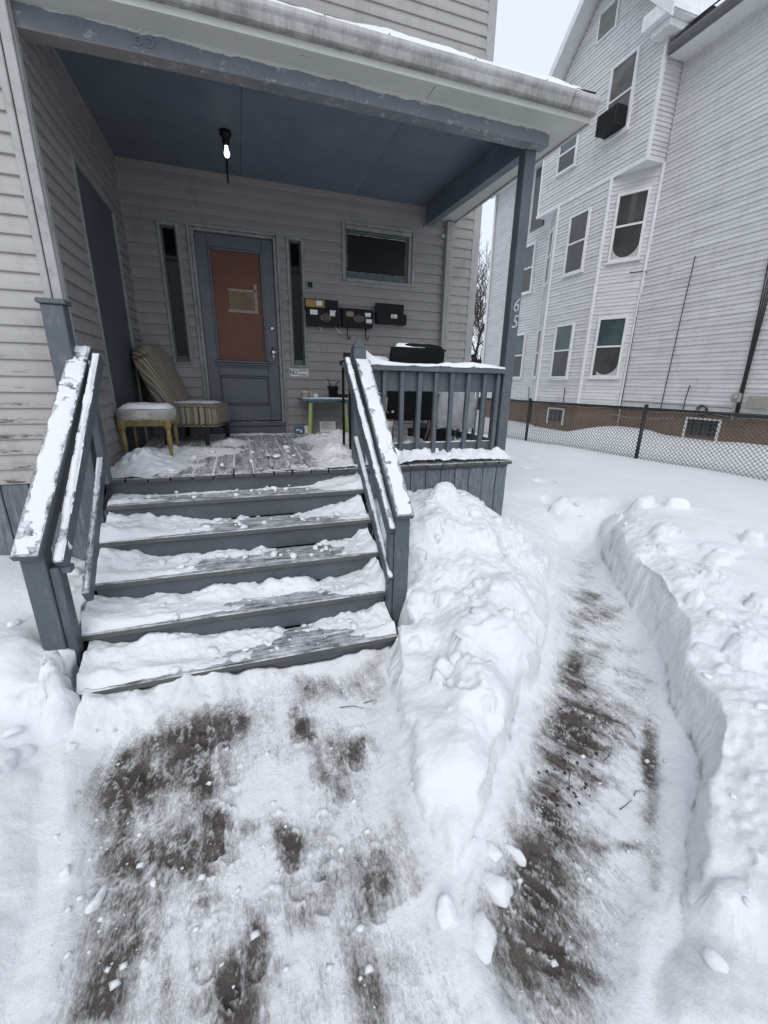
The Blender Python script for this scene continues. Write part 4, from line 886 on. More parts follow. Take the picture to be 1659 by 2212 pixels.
# ------------------------------------------------------------------ steps with their handrails
steps = thing('porch_steps', 'grey wooden porch steps with handrails, half covered in snow', 'steps', (-0.5, -2.9, -1.2))
SY = lambda i: -2.120-0.2725*i
SZ = lambda i: -0.180-0.170*i
SXL = lambda i: -1.432 if i < 5 else -1.405
SXR = lambda i: 0.440-0.021*i
for i in range(1, 6):
    y0, y1 = SY(i), SY(i-1)+.012; xl, xr = SXL(i), SXR(i); ym = y0+0.142
    m = MB(); m.box(xl, xr, y0, ym-.003, SZ(i)-.038, SZ(i), .005); part('tread_board', m, 'tread_paint', steps)
    m = MB(); m.box(xl+.004, xr-.003, ym+.003, y1+.0, SZ(i)-.038, SZ(i)-.001, .005); part('tread_board', m, 'tread_paint', steps)
    m = MB(); m.box(xl+.02, xr-.015, y0+.030, y0+.050, SZ(i+1)-(.02 if i == 5 else 0), SZ(i)-.040, .003); part('riser', m, 'step_paint', steps)
for x0, x1 in ((-1.462, -1.436), (0.442, 0.468)):
    m = MB(); poly = []
    for i in range(0, 6): poly += [(x0, SY(i)+.02, SZ(i)-.045 if i else -.24), (x0, SY(i)+.02, SZ(i+1)-.045)]
    poly = [(x0, -2.15, -.24)]+poly[2:]+[(x0, -2.15, -1.2)]
    m.prism([p for p in poly], (x1-x0, 0, 0)); part('stringer', m, 'step_paint', steps)
def rail(name, p0, p1, w, h, side=(1, 0, 0), mat='rail_snowy'):
    m = MB(); m.plank(p0, p1, side, w, h, .005); return part(name, m, mat, steps)
# left side
rail('handrail', (-1.432, -2.27, 0.672), (-1.520, -3.345, -0.335), 0.118, 0.040)
rail('rail_apron', (-1.412, -2.30, 0.560), (-1.492, -3.215, -0.305), 0.034, 0.120)
rail('grab_rail', (-1.336, -2.33, 0.610), (-1.410, -3.285, -0.405), 0.046, 0.085)
rail('lower_rail', (-1.408, -2.38, -0.045), (-1.352, -3.225, -0.630), 0.034, 0.085)
m = MB(); m.box(-1.568, -1.468, -3.300, -3.200, -1.22, -0.290, .005); nl = part('newel_post', m, 'rail_paint', steps)
m = MB(); m.box(-1.467, -1.424, -3.285, -3.205, -1.22, -0.420, .004); part('newel_brace', m, 'rail_paint', steps)
m = MB(); m.box(-1.575, -1.458, -2.385, -2.285, -0.95, 0.905, .005); m.box(-1.590, -1.440, -2.400, -2.281, 0.907, 0.935, .005); part('newel_post', m, 'rail_paint', steps)
m = MB(); m.box(-1.425, -1.385, -2.40, -2.31, -0.20, 0.60, .004); part('newel_brace', m, 'rail_paint', steps)
m = MB(); m.box(-1.405, -1.330, -2.40, -2.345, 0.520, 0.560, .004); m.box(-1.47, -1.38, -3.27, -3.215, -0.46, -0.425, .004); part('rail_block', m, 'rail_paint', steps)
# right side
rail('handrail', (0.452, -2.205, 0.655), (0.408, -3.345, -0.300), 0.118, 0.040)
rail('rail_apron', (0.432, -2.225, 0.560), (0.392, -3.215, -0.270), 0.034, 0.120)
rail('grab_rail', (0.330, -2.180, 0.650), (0.338, -3.295, -0.400), 0.046, 0.085)
rail('lower_rail', (0.382, -2.24, 0.035), (0.338, -3.290, -0.745), 0.034, 0.085)
m = MB(); m.box(0.362, 0.462, -3.300, -3.200, -1.22, -0.262, .005); part('newel_post', m, 'rail_paint', steps)
m = MB(); m.box(0.336, 0.361, -3.285, -3.205, -1.10, -0.42, .004); part('newel_brace', m, 'rail_paint', steps)
m = MB(); m.box(0.30, 0.384, -2.195, -2.14, 0.60, 0.642, .004); m.box(0.33, 0.361, -3.27, -3.20, -0.418, -0.385, .004); part('rail_block', m, 'rail_paint', steps)
# ------------------------------------------------------------------ things on the porch
def softbox(m, c, hx, hy, hz, p=5.0, nu=28, nv=14, R=None, bulge=None):
    """rounded cushion-like block (superquadric)"""
    c = np.asarray(c, float); f = lambda a, q: math.copysign(abs(a)**(2.0/q), a); vs = []
    for i in range(nv+1):
        ph = -math.pi/2+math.pi*i/nv
        for j in range(nu):
            th = 2*math.pi*j/nu+math.pi/nu
            q = np.array([f(math.cos(ph), p)*f(math.cos(th), p)*hx, f(math.cos(ph), p)*f(math.sin(th), p)*hy, f(math.sin(ph), p)*hz])
            if bulge: q = bulge(q)
            if R is not None: q = R@q
            vs.append(c+q)
    m.add(vs, [(i*nu+j, i*nu+(j+1) % nu, (i+1)*nu+(j+1) % nu, (i+1)*nu+j) for i in range(nv) for j in range(nu)]); return m
def roty(a): return np.array([[math.cos(a), 0, math.sin(a)], [0, 1, 0], [-math.sin(a), 0, math.cos(a)]])
def rotz(a): return np.array([[math.cos(a), -math.sin(a), 0], [math.sin(a), math.cos(a), 0], [0, 0, 1]])
def deck_z(y): return dz(y)

# mailboxes
def emblem(m, cx, cz, y, s=1.0):
    ring = lambda rx, rz, k=28, sq=2.0: [(cx+rx*s*math.copysign(abs(math.cos(t))**(2/sq), math.cos(t)), y, cz+rz*s*math.copysign(abs(math.sin(t))**(2/sq), math.sin(t))) for t in np.linspace(0, 2*math.pi, k+1)]
    m.tube(ring(.042, .042), .0022, 5); m.tube(ring(.022, .020, 28, 5), .0020, 5)
    for sg in (-1, 1):
        m.tube([(cx+sg*.040*s, y, cz+.022*s), (cx+sg*.056*s, y, cz+.020*s), (cx+sg*.066*s, y, cz), (cx+sg*.056*s, y, cz-.020*s), (cx+sg*.040*s, y, cz-.022*s)], .002, 5)
        m.tube([(cx+sg*.042*s, y, cz+.01*s), (cx+sg*.056*s, y, cz), (cx+sg*.042*s, y, cz-.01*s)], .0018, 5)
    m.tube([(cx-.012*s, y, cz), (cx+.012*s, y, cz)], .002, 5); m.tube([(cx, y, cz-.016*s), (cx, y, cz+.016*s)], .002, 5)
GM = 'mailboxes on the porch wall'
a1 = thing('mailbox', 'black mailbox with its yellow-lined lid standing open, next to the narrow window', 'mailbox', (0.55, -0.07, 1.14), GM)
m = MB(); m.hexa([(.352, -.128, 1.142), (.752, -.128, 1.142), (.752, -.02, 1.142), (.352, -.02, 1.142), (.345, -.140, 1.325), (.748, -.140, 1.325), (.748, -.02, 1.355), (.345, -.02, 1.355)]); bd = part('body', m, 'black_metal', a1)
m = MB(); m.box(.332, .745, -.075, -.062, 1.338, 1.445, .006); m.box(.332, .745, -.085, -.040, 1.326, 1.342, .004); ld = part('lid', m, 'black_metal', a1)
m = MB(); m.box(.345, .575, -.080, -.0755, 1.352, 1.436, .002); part('lid_lining', m, 'yellow_paint', ld)
m = MB(); m.box(.475, .545, -.0835, -.0805, 1.372, 1.425, .001); part('sticker', m, 'paper', ld)
m = MB(); emblem(m, .575, 1.235, -.139); part('emblem', m, 'brass', a1)
for q in ((.385, .475, 1.262, 1.315), (.625, .69, 1.258, 1.312), (.625, .70, 1.306, 1.322)):
    m = MB(); m.box(q[0], q[1], -.1425, -.1385, q[2], q[3], .001); part('sticker', m, 'paper', a1)
m = MB(); m.tube([(.50, -.10, 1.14), (.535, -.115, 1.085)], .0035, 6); m.tube([(.70, -.10, 1.14), (.765, -.12, 1.065)], .0035, 6); part('wire_hook', m, 'silver', a1)
a2 = thing('mailbox', 'black mailbox with closed lid, blue stickers and two hooks below, middle of three', 'mailbox', (0.98, -0.07, 1.14), GM)
m = MB(); m.hexa([(.790, -.125, 1.152), (1.178, -.125, 1.152), (1.178, -.02, 1.152), (.790, -.02, 1.152), (.785, -.135, 1.335), (1.182, -.135, 1.335), (1.182, -.02, 1.36), (.785, -.02, 1.36)]); part('body', m, 'black_metal', a2)
m = MB(); m.hexa([(.768, -.150, 1.330), (1.192, -.150, 1.330), (1.192, -.02, 1.366), (.768, -.02, 1.366), (.768, -.150, 1.342), (1.192, -.150, 1.342), (1.192, -.02, 1.380), (.768, -.02, 1.380)]); part('lid', m, 'black_metal', a2)
m = MB(); emblem(m, .995, 1.248, -.134); part('emblem', m, 'brass', a2)
m = MB(); m.box(.830, .925, -.1365, -.1325, 1.268, 1.325, .001); part('sticker', m, 'tan_print', a2)
for x0, z0 in ((1.072, 1.268), (1.085, 1.195)):
    m = MB(); m.box(x0, x0+.075, -.1365, -.1320, z0+.014, z0+.055, .001); part('sticker', m, 'paper', a2)
    m = MB(); m.box(x0, x0+.075, -.1365, -.1320, z0, z0+.013, .001); part('sticker', m, 'blue_print', a2)
for hx in (.865, 1.105):
    m = MB(); m.tube([(hx, -.05, 1.155), (hx, -.05, 1.05), (hx+.005, -.055, 1.022), (hx+.018, -.06, 1.012), (hx+.028, -.065, 1.025), (hx+.03, -.066, 1.06)], .006, 8); part('hook', m, 'black_metal', a2, True)
a3 = thing('mailbox', 'black mailbox with plain black lid flipped up, below the wide window', 'mailbox', (1.43, -0.07, 1.21), GM)
m = MB(); m.hexa([(1.24, -.120, 1.215), (1.636, -.120, 1.215), (1.636, -.02, 1.215), (1.24, -.02, 1.215), (1.232, -.130, 1.335), (1.632, -.130, 1.335), (1.632, -.02, 1.35), (1.232, -.02, 1.35)]); part('body', m, 'black_metal', a3)
m = MB(); m.box(1.226, 1.614, -.070, -.055, 1.340, 1.458, .006); part('lid', m, 'black_metal', a3)
m = MB(); m.box(1.42, 1.50, -.1315, -.1255, 1.282, 1.328, .001); stk = part('sticker', m, 'paper', a3)
m = MB(); m.box(1.43, 1.49, -.1335, -.132, 1.290, 1.296); m.box(1.435, 1.455, -.1335, -.132, 1.304, 1.318); part('print', m, 'ink', stk)

# sign
sg = thing('wall_sign', 'small white sign with black lettering under the right narrow window', 'sign', (0.24, -0.02, 0.55))
m = MB(); m.box(.118, .366, -.024, -.019, .543, .646, .003); pl = part('plate', m, 'paper', sg)
m = MB(); frame(m, .123, .361, .548, .641, .004, -.0255, -.0242, 0); part('border', m, 'ink', pl)
put_text('lettering', 'NO', .078, 'ink', pl, (.176, -.0255, .595), sx=.75, depth=.0005, offset=.002)
put_text('lettering', 'SOLICITING', .032, 'ink', pl, (.288, -.0255, .618), sx=.64, depth=.0005, offset=.0005)
put_text('lettering', 'LOITERING', .032, 'ink', pl, (.286, -.0255, .571), sx=.68, depth=.0005, offset=.0005)
# door bell box
db = thing('doorbell', 'small dark doorbell box on a pale plate above the open mailbox', 'doorbell', (.413, -.02, 1.57))
m = MB(); m.box(.375, .452, -.026, -.016, 1.560, 1.655, .004); part('plate', m, 'trim_porch', db)
m = MB(); m.box(.386, .441, -.036, -.027, 1.572, 1.632, .004); part('button_box', m, 'black_plastic', db)
# notice on the door
nt_ = thing('door_notice', 'handwritten cardboard notice taped to the brown door panel', 'notice', (-.37, .03, 1.27))
m = MB(); m.hexa([(-.524, .0335, 1.262), (-.226, .0335, 1.270), (-.226, .0355, 1.270), (-.524, .0355, 1.262), (-.522, .031, 1.496), (-.224, .031, 1.490), (-.224, .033, 1.490), (-.522, .033, 1.496)]); cb = part('card', m, 'cardboard', nt_)
m = MB()
for a in ((-.54, -.20, 1.250, 1.282), (-.238, -.206, 1.28, 1.56), (-.53, -.22, 1.478, 1.50)): m.box(a[0], a[1], .0285, .0300, a[2], a[3])
part('tape', m, 'tape', nt_)
m = MB()
for row, (xa, xb) in enumerate(((-.47, -.33), (-.49, -.27), (-.45, -.29))):
    z = 1.445-row*.055; x = xa
    while x < xb:
        ln = rnd.uniform(.012, .03); n_ = 7
        m.tube([(x+ln*k/n_, .0305, z+rnd.uniform(-.011, .011)) for k in range(n_+1)], .0011, 4); x += ln+.008
part('handwriting', m, 'faded_ink', nt_)
# ceiling light
lt = thing('porch_light', 'bare lit bulb in a black holder on the blue porch ceiling', 'lamp', (-.432, -.88, 2.585))
m = MB(); m.lathe([(.048, 0), (.050, -.025), (.040, -.04), (.030, -.055), (.032, -.085), (.026, -.105)], (-.432, -.88, 2.586), 18); part('holder', m, 'black_metal', lt, True)
m = MB(); m.lathe([(.013, 0), (.013, -.02), (.018, -.032), (.024, -.052), (.024, -.064), (.018, -.080), (.005, -.088)], (-.432, -.88, 2.480), 18); part('bulb', m, 'bulb_glow', lt, True)
m = MB(); m.tube([(-.43, -.83, 2.578), (-.43, -.04, 2.582), (-.43, -.03, 2.56), (-.428, -.03, 2.51)], .008, 8); part('conduit', m, 'black_metal', lt, True)

# slipper chair
ch = thing('slipper_chair', 'striped upholstered slipper chair beside the door with snow on its seat', 'chair', (-.97, -.5, -.165))
m = MB(); softbox(m, (-.950, -.50, .132), .292, .325, .112, 7.0, 40, 20, bulge=lambda q: q+np.array([0, 0, .018*(q[2] > .06)*(1-(q[0]/.292)**2)])); part('seat', m, 'stripe_seat', ch, True)
m = MB(); m.tube([(-1.205, -.822, .222), (-.96, -.826, .226), (-.690, -.822, .222), (-.665, -.80, .222), (-.659, -.5, .226), (-.665, -.19, .222)], .007, 6)
m.tube([(-1.205, -.822, .028), (-.96, -.826, .026), (-.690, -.822, .028), (-.665, -.80, .028), (-.659, -.5, .026)], .006, 6); part('piping', m, 'stripe_seat', ch, True)
th = math.radians(-21)
m = MB(); softbox(m, (-1.275, -.50, .505), .082, .345, .330, 5.0, 40, 22, roty(th), bulge=lambda q: q+np.array([-.03*(q[1]/.305)**2*0+.02*(1-(q[1]/.305)**2)*(q[0] > 0), 0, -.05*(q[2] > .2)*abs(q[1]/.305)**3])); part('backrest', m, 'stripe_back', ch, True)
for lx, ly, ox, oy in ((-.775, -.775, .0, -.025), (-.745, -.23, .02, .02), (-1.16, -.775, -.03, -.02), (-1.16, -.23, -.03, .02)):
    m = MB(); z0 = deck_z(ly); t_, b_ = .030, .019
    m.hexa([(lx+ox-b_, ly+oy-b_, z0), (lx+ox+b_, ly+oy-b_, z0), (lx+ox+b_, ly+oy+b_, z0), (lx+ox-b_, ly+oy+b_, z0), (lx-t_, ly-t_, .03), (lx+t_, ly-t_, .03), (lx+t_, ly+t_, .03), (lx-t_, ly+t_, .03)]); part('leg', m, 'dark_wood', ch)
ch.rotation_euler = (0, 0, math.radians(-14))
# gold stool with a shaggy seat
stl = thing('footstool', 'gold stool with turned legs and shaggy cream seat under snow', 'stool', (-1.27, -1.41, -.18))
m = MB(); softbox(m, (-1.268, -1.41, .205), .212, .235, .052, 4.5, 36, 14); seat = part('seat', m, 'fur_cream', stl, True)
m = MB()
for k in range(2600):
    t = rnd.uniform(0, 2*math.pi); f = lambda a: math.copysign(abs(a)**.45, a)
    px_, py_ = -1.268+.212*f(math.cos(t)), -1.41+.235*f(math.sin(t)); z = rnd.uniform(.165, .250); l_ = rnd.uniform(.02, .045)
    nx_, ny_ = math.cos(t), math.sin(t); a = rnd.uniform(-.8, .8); tx, ty = -ny_, nx_
    m.add([(px_-tx*.0022, py_-ty*.0022, z), (px_+tx*.0022, py_+ty*.0022, z), (px_+nx_*l_*.6+tx*l_*.5*a, py_+ny_*l_*.6+ty*l_*.5*a, z-l_*rnd.uniform(.2, .9))], [(0, 1, 2)])
o = part('shag', m, 'fur_cream', seat); o['kind'] = 'stuff'
m = MB(); zt, zb = .165, .108
m.box(-1.455, -1.081, -1.622, -1.600, zb, zt, .004); m.box(-1.455, -1.081, -1.222, -1.200, zb, zt, .004); m.box(-1.458, -1.436, -1.599, -1.223, zb, zt, .004); m.box(-1.100, -1.078, -1.599, -1.223, zb, zt, .004); part('apron', m, 'gold_paint', stl)
for lx in (-1.440, -1.098):
    for ly in (-1.606, -1.216):
        z0 = deck_z(ly); Lg = .165-z0; ox = -.012 if lx < -1.3 else .012; oy = -.012 if ly < -1.4 else .012
        m = MB(); m.box(lx-.026, lx+.026, ly-.026, ly+.026, .085, .168, .004)
        m.lathe([(.011, 0), (.012, .01), (.013, .05), (.018, .12), (.023, .185), (.018, .195), (.024, .203), (.018, .211), (.024, .220), (.018, .228), (.022, Lg-.08)], (lx+ox*.0, ly, z0), 14); part('leg', m, 'gold_paint', stl, True)
# little table
tb = thing('side_table', 'small table with teal top and pale green splayed legs against the wall', 'table', (.52, -.27, -.16))
m = MB(); m.box(.195, .850, -.455, -.085, .268, .292, .006); part('table_top', m, 'teal_paint', tb)
m = MB(); m.box(.30, .345, -.44, -.10, .245, .267, .003); m.box(.70, .745, -.44, -.10, .245, .267, .003); part('batten', m, 'teal_paint', tb)
for lx, ly, ox, oy in ((.315, -.40, -.035, -.04), (.375, -.13, -.02, .05), (.735, -.40, .035, -.04), (.765, -.13, .05, .05)):
    m = MB(); m.tube([(lx, ly, .268), (lx+ox, ly+oy, deck_z(ly+oy))], [.022, .019], 10); part('leg', m, 'green_paint', tb)
mg = thing('mug', 'pink patterned mug at the left end of the little table', 'mug', (.265, -.30, .293))
m = MB(); m.lathe([(.044, 0), (.048, .01), (.050, .085), (.050, .088), (.045, .088), (.042, .015), (.0, .012)], (.265, -.30, .293), 24); part('cup', m, 'mug_glaze', mg, True)
m = MB(); m.tube([(.312, -.305, .365), (.335, -.31, .358), (.342, -.312, .338), (.332, -.31, .318), (.312, -.305, .312)], .006, 8); part('handle', m, 'mug_glaze', mg, True)
m = MB()
for k in range(12):
    a = 2*math.pi*k/12; c_, s_ = math.cos(a), math.sin(a); e1, e2 = math.cos(a+.26), math.sin(a+.26); r_ = .0503
    m.tube([(.265+c_*r_, -.30+s_*r_, .328), (.265+e1*r_, -.30+e2*r_, .352)], .0022, 4); m.tube([(.265+c_*r_, -.30+s_*r_, .352), (.265+e1*r_, -.30+e2*r_, .328)], .0022, 4)
for z in (.358, .322): m.tube([(.265+.0503*math.cos(t), -.30+.0503*math.sin(t), z) for t in np.linspace(0, 6.283, 25)], .0015, 4)
part('band', m, 'ink', mg)
cu_ = MB(); cu_.lathe([(.026, 0), (.032, .045), (.033, .055), (.029, .055), (.024, .01)], (.392, -.32, .293), 16); single('glass_cup', cu_, 'white_plastic', 'small pale cup just right of the pink mug', 'cup', smooth=True)
pt = thing('plant_pot', 'black flower pot with dead stems on the little table', 'pot', (.625, -.24, .293))
m = MB(); m.lathe([(.048, 0), (.064, .125), (.072, .127), (.073, .150), (.064, .150), (.055, .03)], (.625, -.24, .293), 20); part('pot', m, 'black_plastic', pt, True)
m = MB(); m.tube([(.61, -.24, .40), (.585, -.245, .47), (.555, -.25, .535)], [.006, .007, .006], 6); m.tube([(.64, -.24, .40), (.665, -.245, .46), (.705, -.25, .50)], [.006, .006, .007], 6); m.tube([(.63, -.24, .4), (.632, -.245, .47)], .003, 5); part('stem', m, 'dark_wood', pt)
m = MB(); m.lathe([(.055, 0), (.072, .02), (.076, .05), (.070, .052), (.060, .02), (.0, .015)], (.735, -.28, .293), 18); single('ash_bowl', m, 'black_plastic', 'low black bowl beside the flower pot', 'bowl', smooth=True)
# odds and ends under the table
bx_ = thing('carton', 'small blue printed carton on the deck by the door frame', 'carton', (.195, -.10, -.15))
m = MB(); m.box(.150, .238, -.135, -.06, -.152, -.062, .002); part('box', m, 'blue_print', bx_)
m = MB(); m.box(.160, .200, -.137, -.1352, -.118, -.098); m.box(.210, .232, -.137, -.1352, -.140, -.105); part('print', m, 'paper', bx_)
m = MB(); m.hexa([(.275, -.10, -.152), (.345, -.10, -.152), (.345, -.095, -.152), (.275, -.095, -.152), (.275, -.055, -.06), (.345, -.055, -.058), (.345, -.05, -.058), (.275, -.05, -.06)]); single('white_card', m, 'paper', 'blank white card leaning on the wall beside the blue carton', 'card')
fl = thing('flyer', 'printed white flyer leaning on the wall under the little table', 'flyer', (.585, -.06, -.15))
m = MB(); m.hexa([(.478, -.075, -.15), (.692, -.075, -.15), (.692, -.072, -.15), (.478, -.072, -.15), (.478, -.035, -.012), (.692, -.035, -.012), (.692, -.032, -.012), (.478, -.032, -.012)]); part('sheet', m, 'paper', fl)
m = MB()
for k in range(6):
    z = -.03-.014*k; yy = -.035-(-.012-z)/.138*.04-.0015; m.box(.50, .60+.03*(k % 3), yy-.001, yy, z-.002, z+.002)
part('print', m, 'faded_ink', fl)

# chairs and clutter behind the railing
bc = thing('dining_chair', 'black padded chair with orange wooden legs, its back to the railing', 'chair', (1.16, -1.45, -.19))
def lean(q): return np.array([q[0]*(1+.09*max(0, (q[2])/.36)), q[1]-.06*(q[2]/.36)-.05*(1-(q[0]/.26)**2)*.6, q[2]+.02*(1-(q[0]/.26)**2)*(q[2] > .2)])
m = MB(); softbox(m, (1.155, -1.62, .480), .262, .045, .352, 8.0, 36, 22, bulge=lean); part('backrest', m, 'black_fabric', bc, True)
m = MB(); m.tube([(.87, -1.70, .80), (1.0, -1.728, .818), (1.16, -1.738, .825), (1.32, -1.728, .818), (1.44, -1.70, .80)], .009, 6); part('piping', m, 'black_plastic', bc, True)
m = MB(); softbox(m, (1.155, -1.36, .20), .26, .26, .075, 7.0, 32, 14); part('seat', m, 'black_fabric', bc, True)
for lx in (.925, 1.385):
    for ly in (-1.60, -1.14):
        m = MB(); m.box(lx-.022, lx+.022, ly-.022, ly+.022, deck_z(ly), .15, .003); part('leg', m, 'orange_wood', bc)
fc = thing('fur_chair', 'folding metal chair draped in grey fur behind the railing by the post', 'chair', (1.65, -1.5, -.19))
P = []
for i in range(26):
    u = i/25; row = []
    for j in range(20):
        v = j/19; z = .545-.47*v; x = 1.435+(.46-.06*v)*u
        row.append((x+.006*math.sin(9*v+u*5), -1.60+.05*math.sin(3.1*u)+.012*math.sin(14*u+3*v)-.04*v+.03*(v-.75 if v > .75 else 0)*6*.2, z+.012*math.sin(6*u)*v))
    P.append(row)
m = MB(); m.grid(P); n0 = len(m.v)
back = MB(); back.grid([[(x, y+.02, z) for x, y, z in r_] for r_ in P]); m.add(back.v, back.f); fs_ = part('drape', m, 'fur', fc, True)
m = MB()
for k in range(5200):
    i, j = rnd.randrange(26), rnd.randrange(20)
    if k % 3 == 0: j = 19
    elif k % 5 == 0: i = rnd.choice((0, 25))
    x, y, z = P[i][j]; x += rnd.uniform(-.009, .009); z += rnd.uniform(-.012, .012); l_ = rnd.uniform(.012, .03); a = rnd.uniform(-.5, .5)
    m.add([(x-.0016, y-.001, z), (x+.0016, y-.001, z), (x+l_*a, y-.010, z-l_)], [(0, 1, 2)])
o = part('pile', m, 'fur', fs_); o['kind'] = 'stuff'
for pts in ([(1.425, -1.62, .56), (1.43, -1.63, .3), (1.375, -1.50, deck_z(-1.5))], [(1.905-.02, -1.58, .56), (1.855, -1.60, .2), (1.80, -1.50, deck_z(-1.5))], [(1.43, -1.55, .3), (1.50, -1.15, deck_z(-1.15))], [(1.80, -1.55, .3), (1.86, -1.15, deck_z(-1.15))]):
    m = MB(); m.tube(pts, .011, 8); part('frame_tube', m, 'silver', fc, True)
m = MB(); m.box(1.395, 1.440, -1.665, -1.60, .395, .42, .004); part('clamp', m, 'silver', fc)
bk = thing('bucket', 'white plastic bucket behind the railing left of the black chair', 'bucket', (.842, -1.63, -.19))
m = MB(); m.lathe([(.070, 0), (.084, .27), (.090, .272), (.091, .295), (.088, .297), (.089, .320), (.084, .322), (.078, .30), (.066, .02)], (.842, -1.63, deck_z(-1.63)), 22); part('pail', m, 'white_plastic', bk, True)
m = MB(); m.tube([(.842+.09*math.cos(t), -1.63+.03-.0*t, .13+.10*math.sin(t)) for t in np.linspace(0, math.pi, 12)], .003, 6); m.lathe([(.012, 0), (.012, .012)], (.905, -1.69, .225), 10, (0, -1, 0)); part('handle', m, 'silver', bk)
rs = random.Random(4)
lump = lambda k: (lambda q: q*(1+.10*math.sin(23*q[0]+k)*math.sin(19*q[2]+2*k)+.07*math.sin(41*q[1]+3*k)))
m = MB(); softbox(m, (.850, -1.42, .455), .105, .09, .115, 2.6, 26, 16, bulge=lump(1)); m2 = m; single('zebra_bag', m2, 'zebra', 'black and white zebra-striped bag piled behind the handrail', 'bag', smooth=True)
m = MB(); softbox(m, (.875, -1.46, .265), .095, .085, .085, 2.4, 30, 18, bulge=lump(5)); single('plastic_bag', m, 'bag_plastic', 'crumpled white plastic bag under the zebra-striped one', 'bag', smooth=True)
ft = thing('folding_table', 'small black folding table behind the newel post, snow on its top', 'table', (.72, -1.35, -.18))
m = MB(); m.box(.50, .985, -1.52, -1.18, .655, .700, .006); part('table_top', m, 'black_plastic', ft)
m = MB(); m.box(.468, .530, -1.535, -1.48, .702, .758, .004); part('tray_handle', m, 'black_plastic', ft)
for lx, ly in ((.53, -1.49), (.955, -1.49), (.53, -1.21), (.955, -1.21)):
    m = MB(); m.box(lx-.012, lx+.012, ly-.012, ly+.012, deck_z(ly), .654, .002); part('leg', m, 'black_metal', ft)
m = MB(); m.box(1.50, 1.84, -1.10, -.62, -.172, -.165, .002)
for a in ((1.50, 1.84, -1.10, -1.085), (1.50, 1.84, -.635, -.62), (1.50, 1.515, -1.084, -.636), (1.825, 1.84, -1.084, -.636)): m.box(*a, -.164, -.05, .003)
single('boot_tray', m, 'black_plastic', 'black open tray on the deck behind the fur chair', 'tray')
# the railing on the porch's far side
m = MB(); m.box(1.850, 1.935, -2.018, -0.03, .590, .630, .005); part('cap_rail', m, 'rail_paint', porch)
m = MB(); m.box(1.872, 1.902, -2.018, -0.03, -.10, -.03, .004); part('lower_rail', m, 'rail_paint', porch)
for k in range(11):
    yy = -1.86+.17*k; m = MB(); m.box(1.905, 1.939, yy-.017, yy+.017, -.13, .588, .004); part('baluster', m, 'rail_paint', porch)
# ------------------------------------------------------------------ the neighbouring house
nb = thing('neighbour_house', 'tall white clapboard house with bay windows beyond the fence', 'house', (11, 2, -1.2))
XW, XB = 9.02, 8.488; YA, YC, YD, YE = 3.101, 4.02, 5.834, 6.775; ZS, ZO, ZE = -0.014, 5.35, 7.11; E_ = 0.0885  # house coordinates traced from image pixels, then scaled up about the camera
uz = np.array([0, 0, 1.0]); mx_ = np.array([-1.0, 0, 0])
m = MB(); m.box(XW+.02, 17.5, -6.0, 10.10, ZS, 7.2); wall = part('main_wall', m, 'backing', nb)
clapboards(wall, (XW, 0, 0), uy, mx_, -6.0, YA-.04, ZS, ZE, E_, 'siding_neighbour', dutch=False, jitter=.0008)
def joined(fn):
    """boards too far or too narrow to pick out: one mesh"""
    return fn
def joined_boards(parent, origin, along, nrm, u0, u1, z0, z1, mat):
    m = MB(); k = 0; origin, along, nrm = (np.asarray(q, float) for q in (origin, along, nrm))
    while z0+k*E_ < z1-.004:
        a = z0+k*E_; b = min(a+E_, z1); k += 1
        p = origin+along*u0; f = lambda w, z: np.array([p[0]+nrm[0]*w, p[1]+nrm[1]*w, z])
        m.prism([f(-.012, a), f(.023, a), f(.0235, a+.006), f(.003, b), f(-.012, b)], along*(u1-u0))
    o = part('clapboards', m, mat, parent); o['kind'] = 'stuff'; return o
joined_boards(wall, (XW, 0, 0), uy, mx_, YE-.2, 10.09, ZS, ZE, 'siding_neighbour')
# bay: angled, front and far angled faces
m = MB(); m.prism([(XW+.05, YA+.02, ZS), (XB+.02, YC+.005, ZS), (XB+.02, YD-.005, ZS), (XW+.05, YE-.02, ZS)], (0, 0, 5.35)); bay = part('bay', m, 'backing', nb)
aR = np.array([XB-XW, YC-YA, 0]); lR = np.linalg.norm(aR); aR /= lR; nR = np.array([-aR[1], aR[0], 0]); nR = nR if nR[1] < 0 else -nR
aL = np.array([XW-XB, YE-YD, 0]); lL = np.linalg.norm(aL); aL /= lL; nL = np.array([-aL[1], aL[0], 0]); nL = nL if nL[1] > 0 else -nL
OR, OF, OL_ = np.array([XW, YA, 0]), np.array([XB, YC, 0]), np.array([XB, YD, 0])
clapboards(bay, OR, aR, nR, .03, lR-.03, ZS, ZO-.03, E_, 'siding_neighbour', dutch=False, jitter=.0008)
clapboards(bay, OF, uy, mx_, .03, YD-YC-.03, ZS, ZO-.03, E_, 'siding_neighbour', dutch=False, jitter=.0008)
joined_boards(bay, OL_, aL, nL, .03, lL-.03, ZS, ZO-.03, 'siding_neighbour')
for (x, y) in ((XW-.012, YA-.012), (XB-.012, YC-.002), (XB-.012, YD+.002), (XW-.012, YE+.012)):
    m = MB(); m.tube([(x, y, ZS-.02), (x, y, ZO-.02)], .042, 8); part('corner_board', m, 'trim_white', bay)
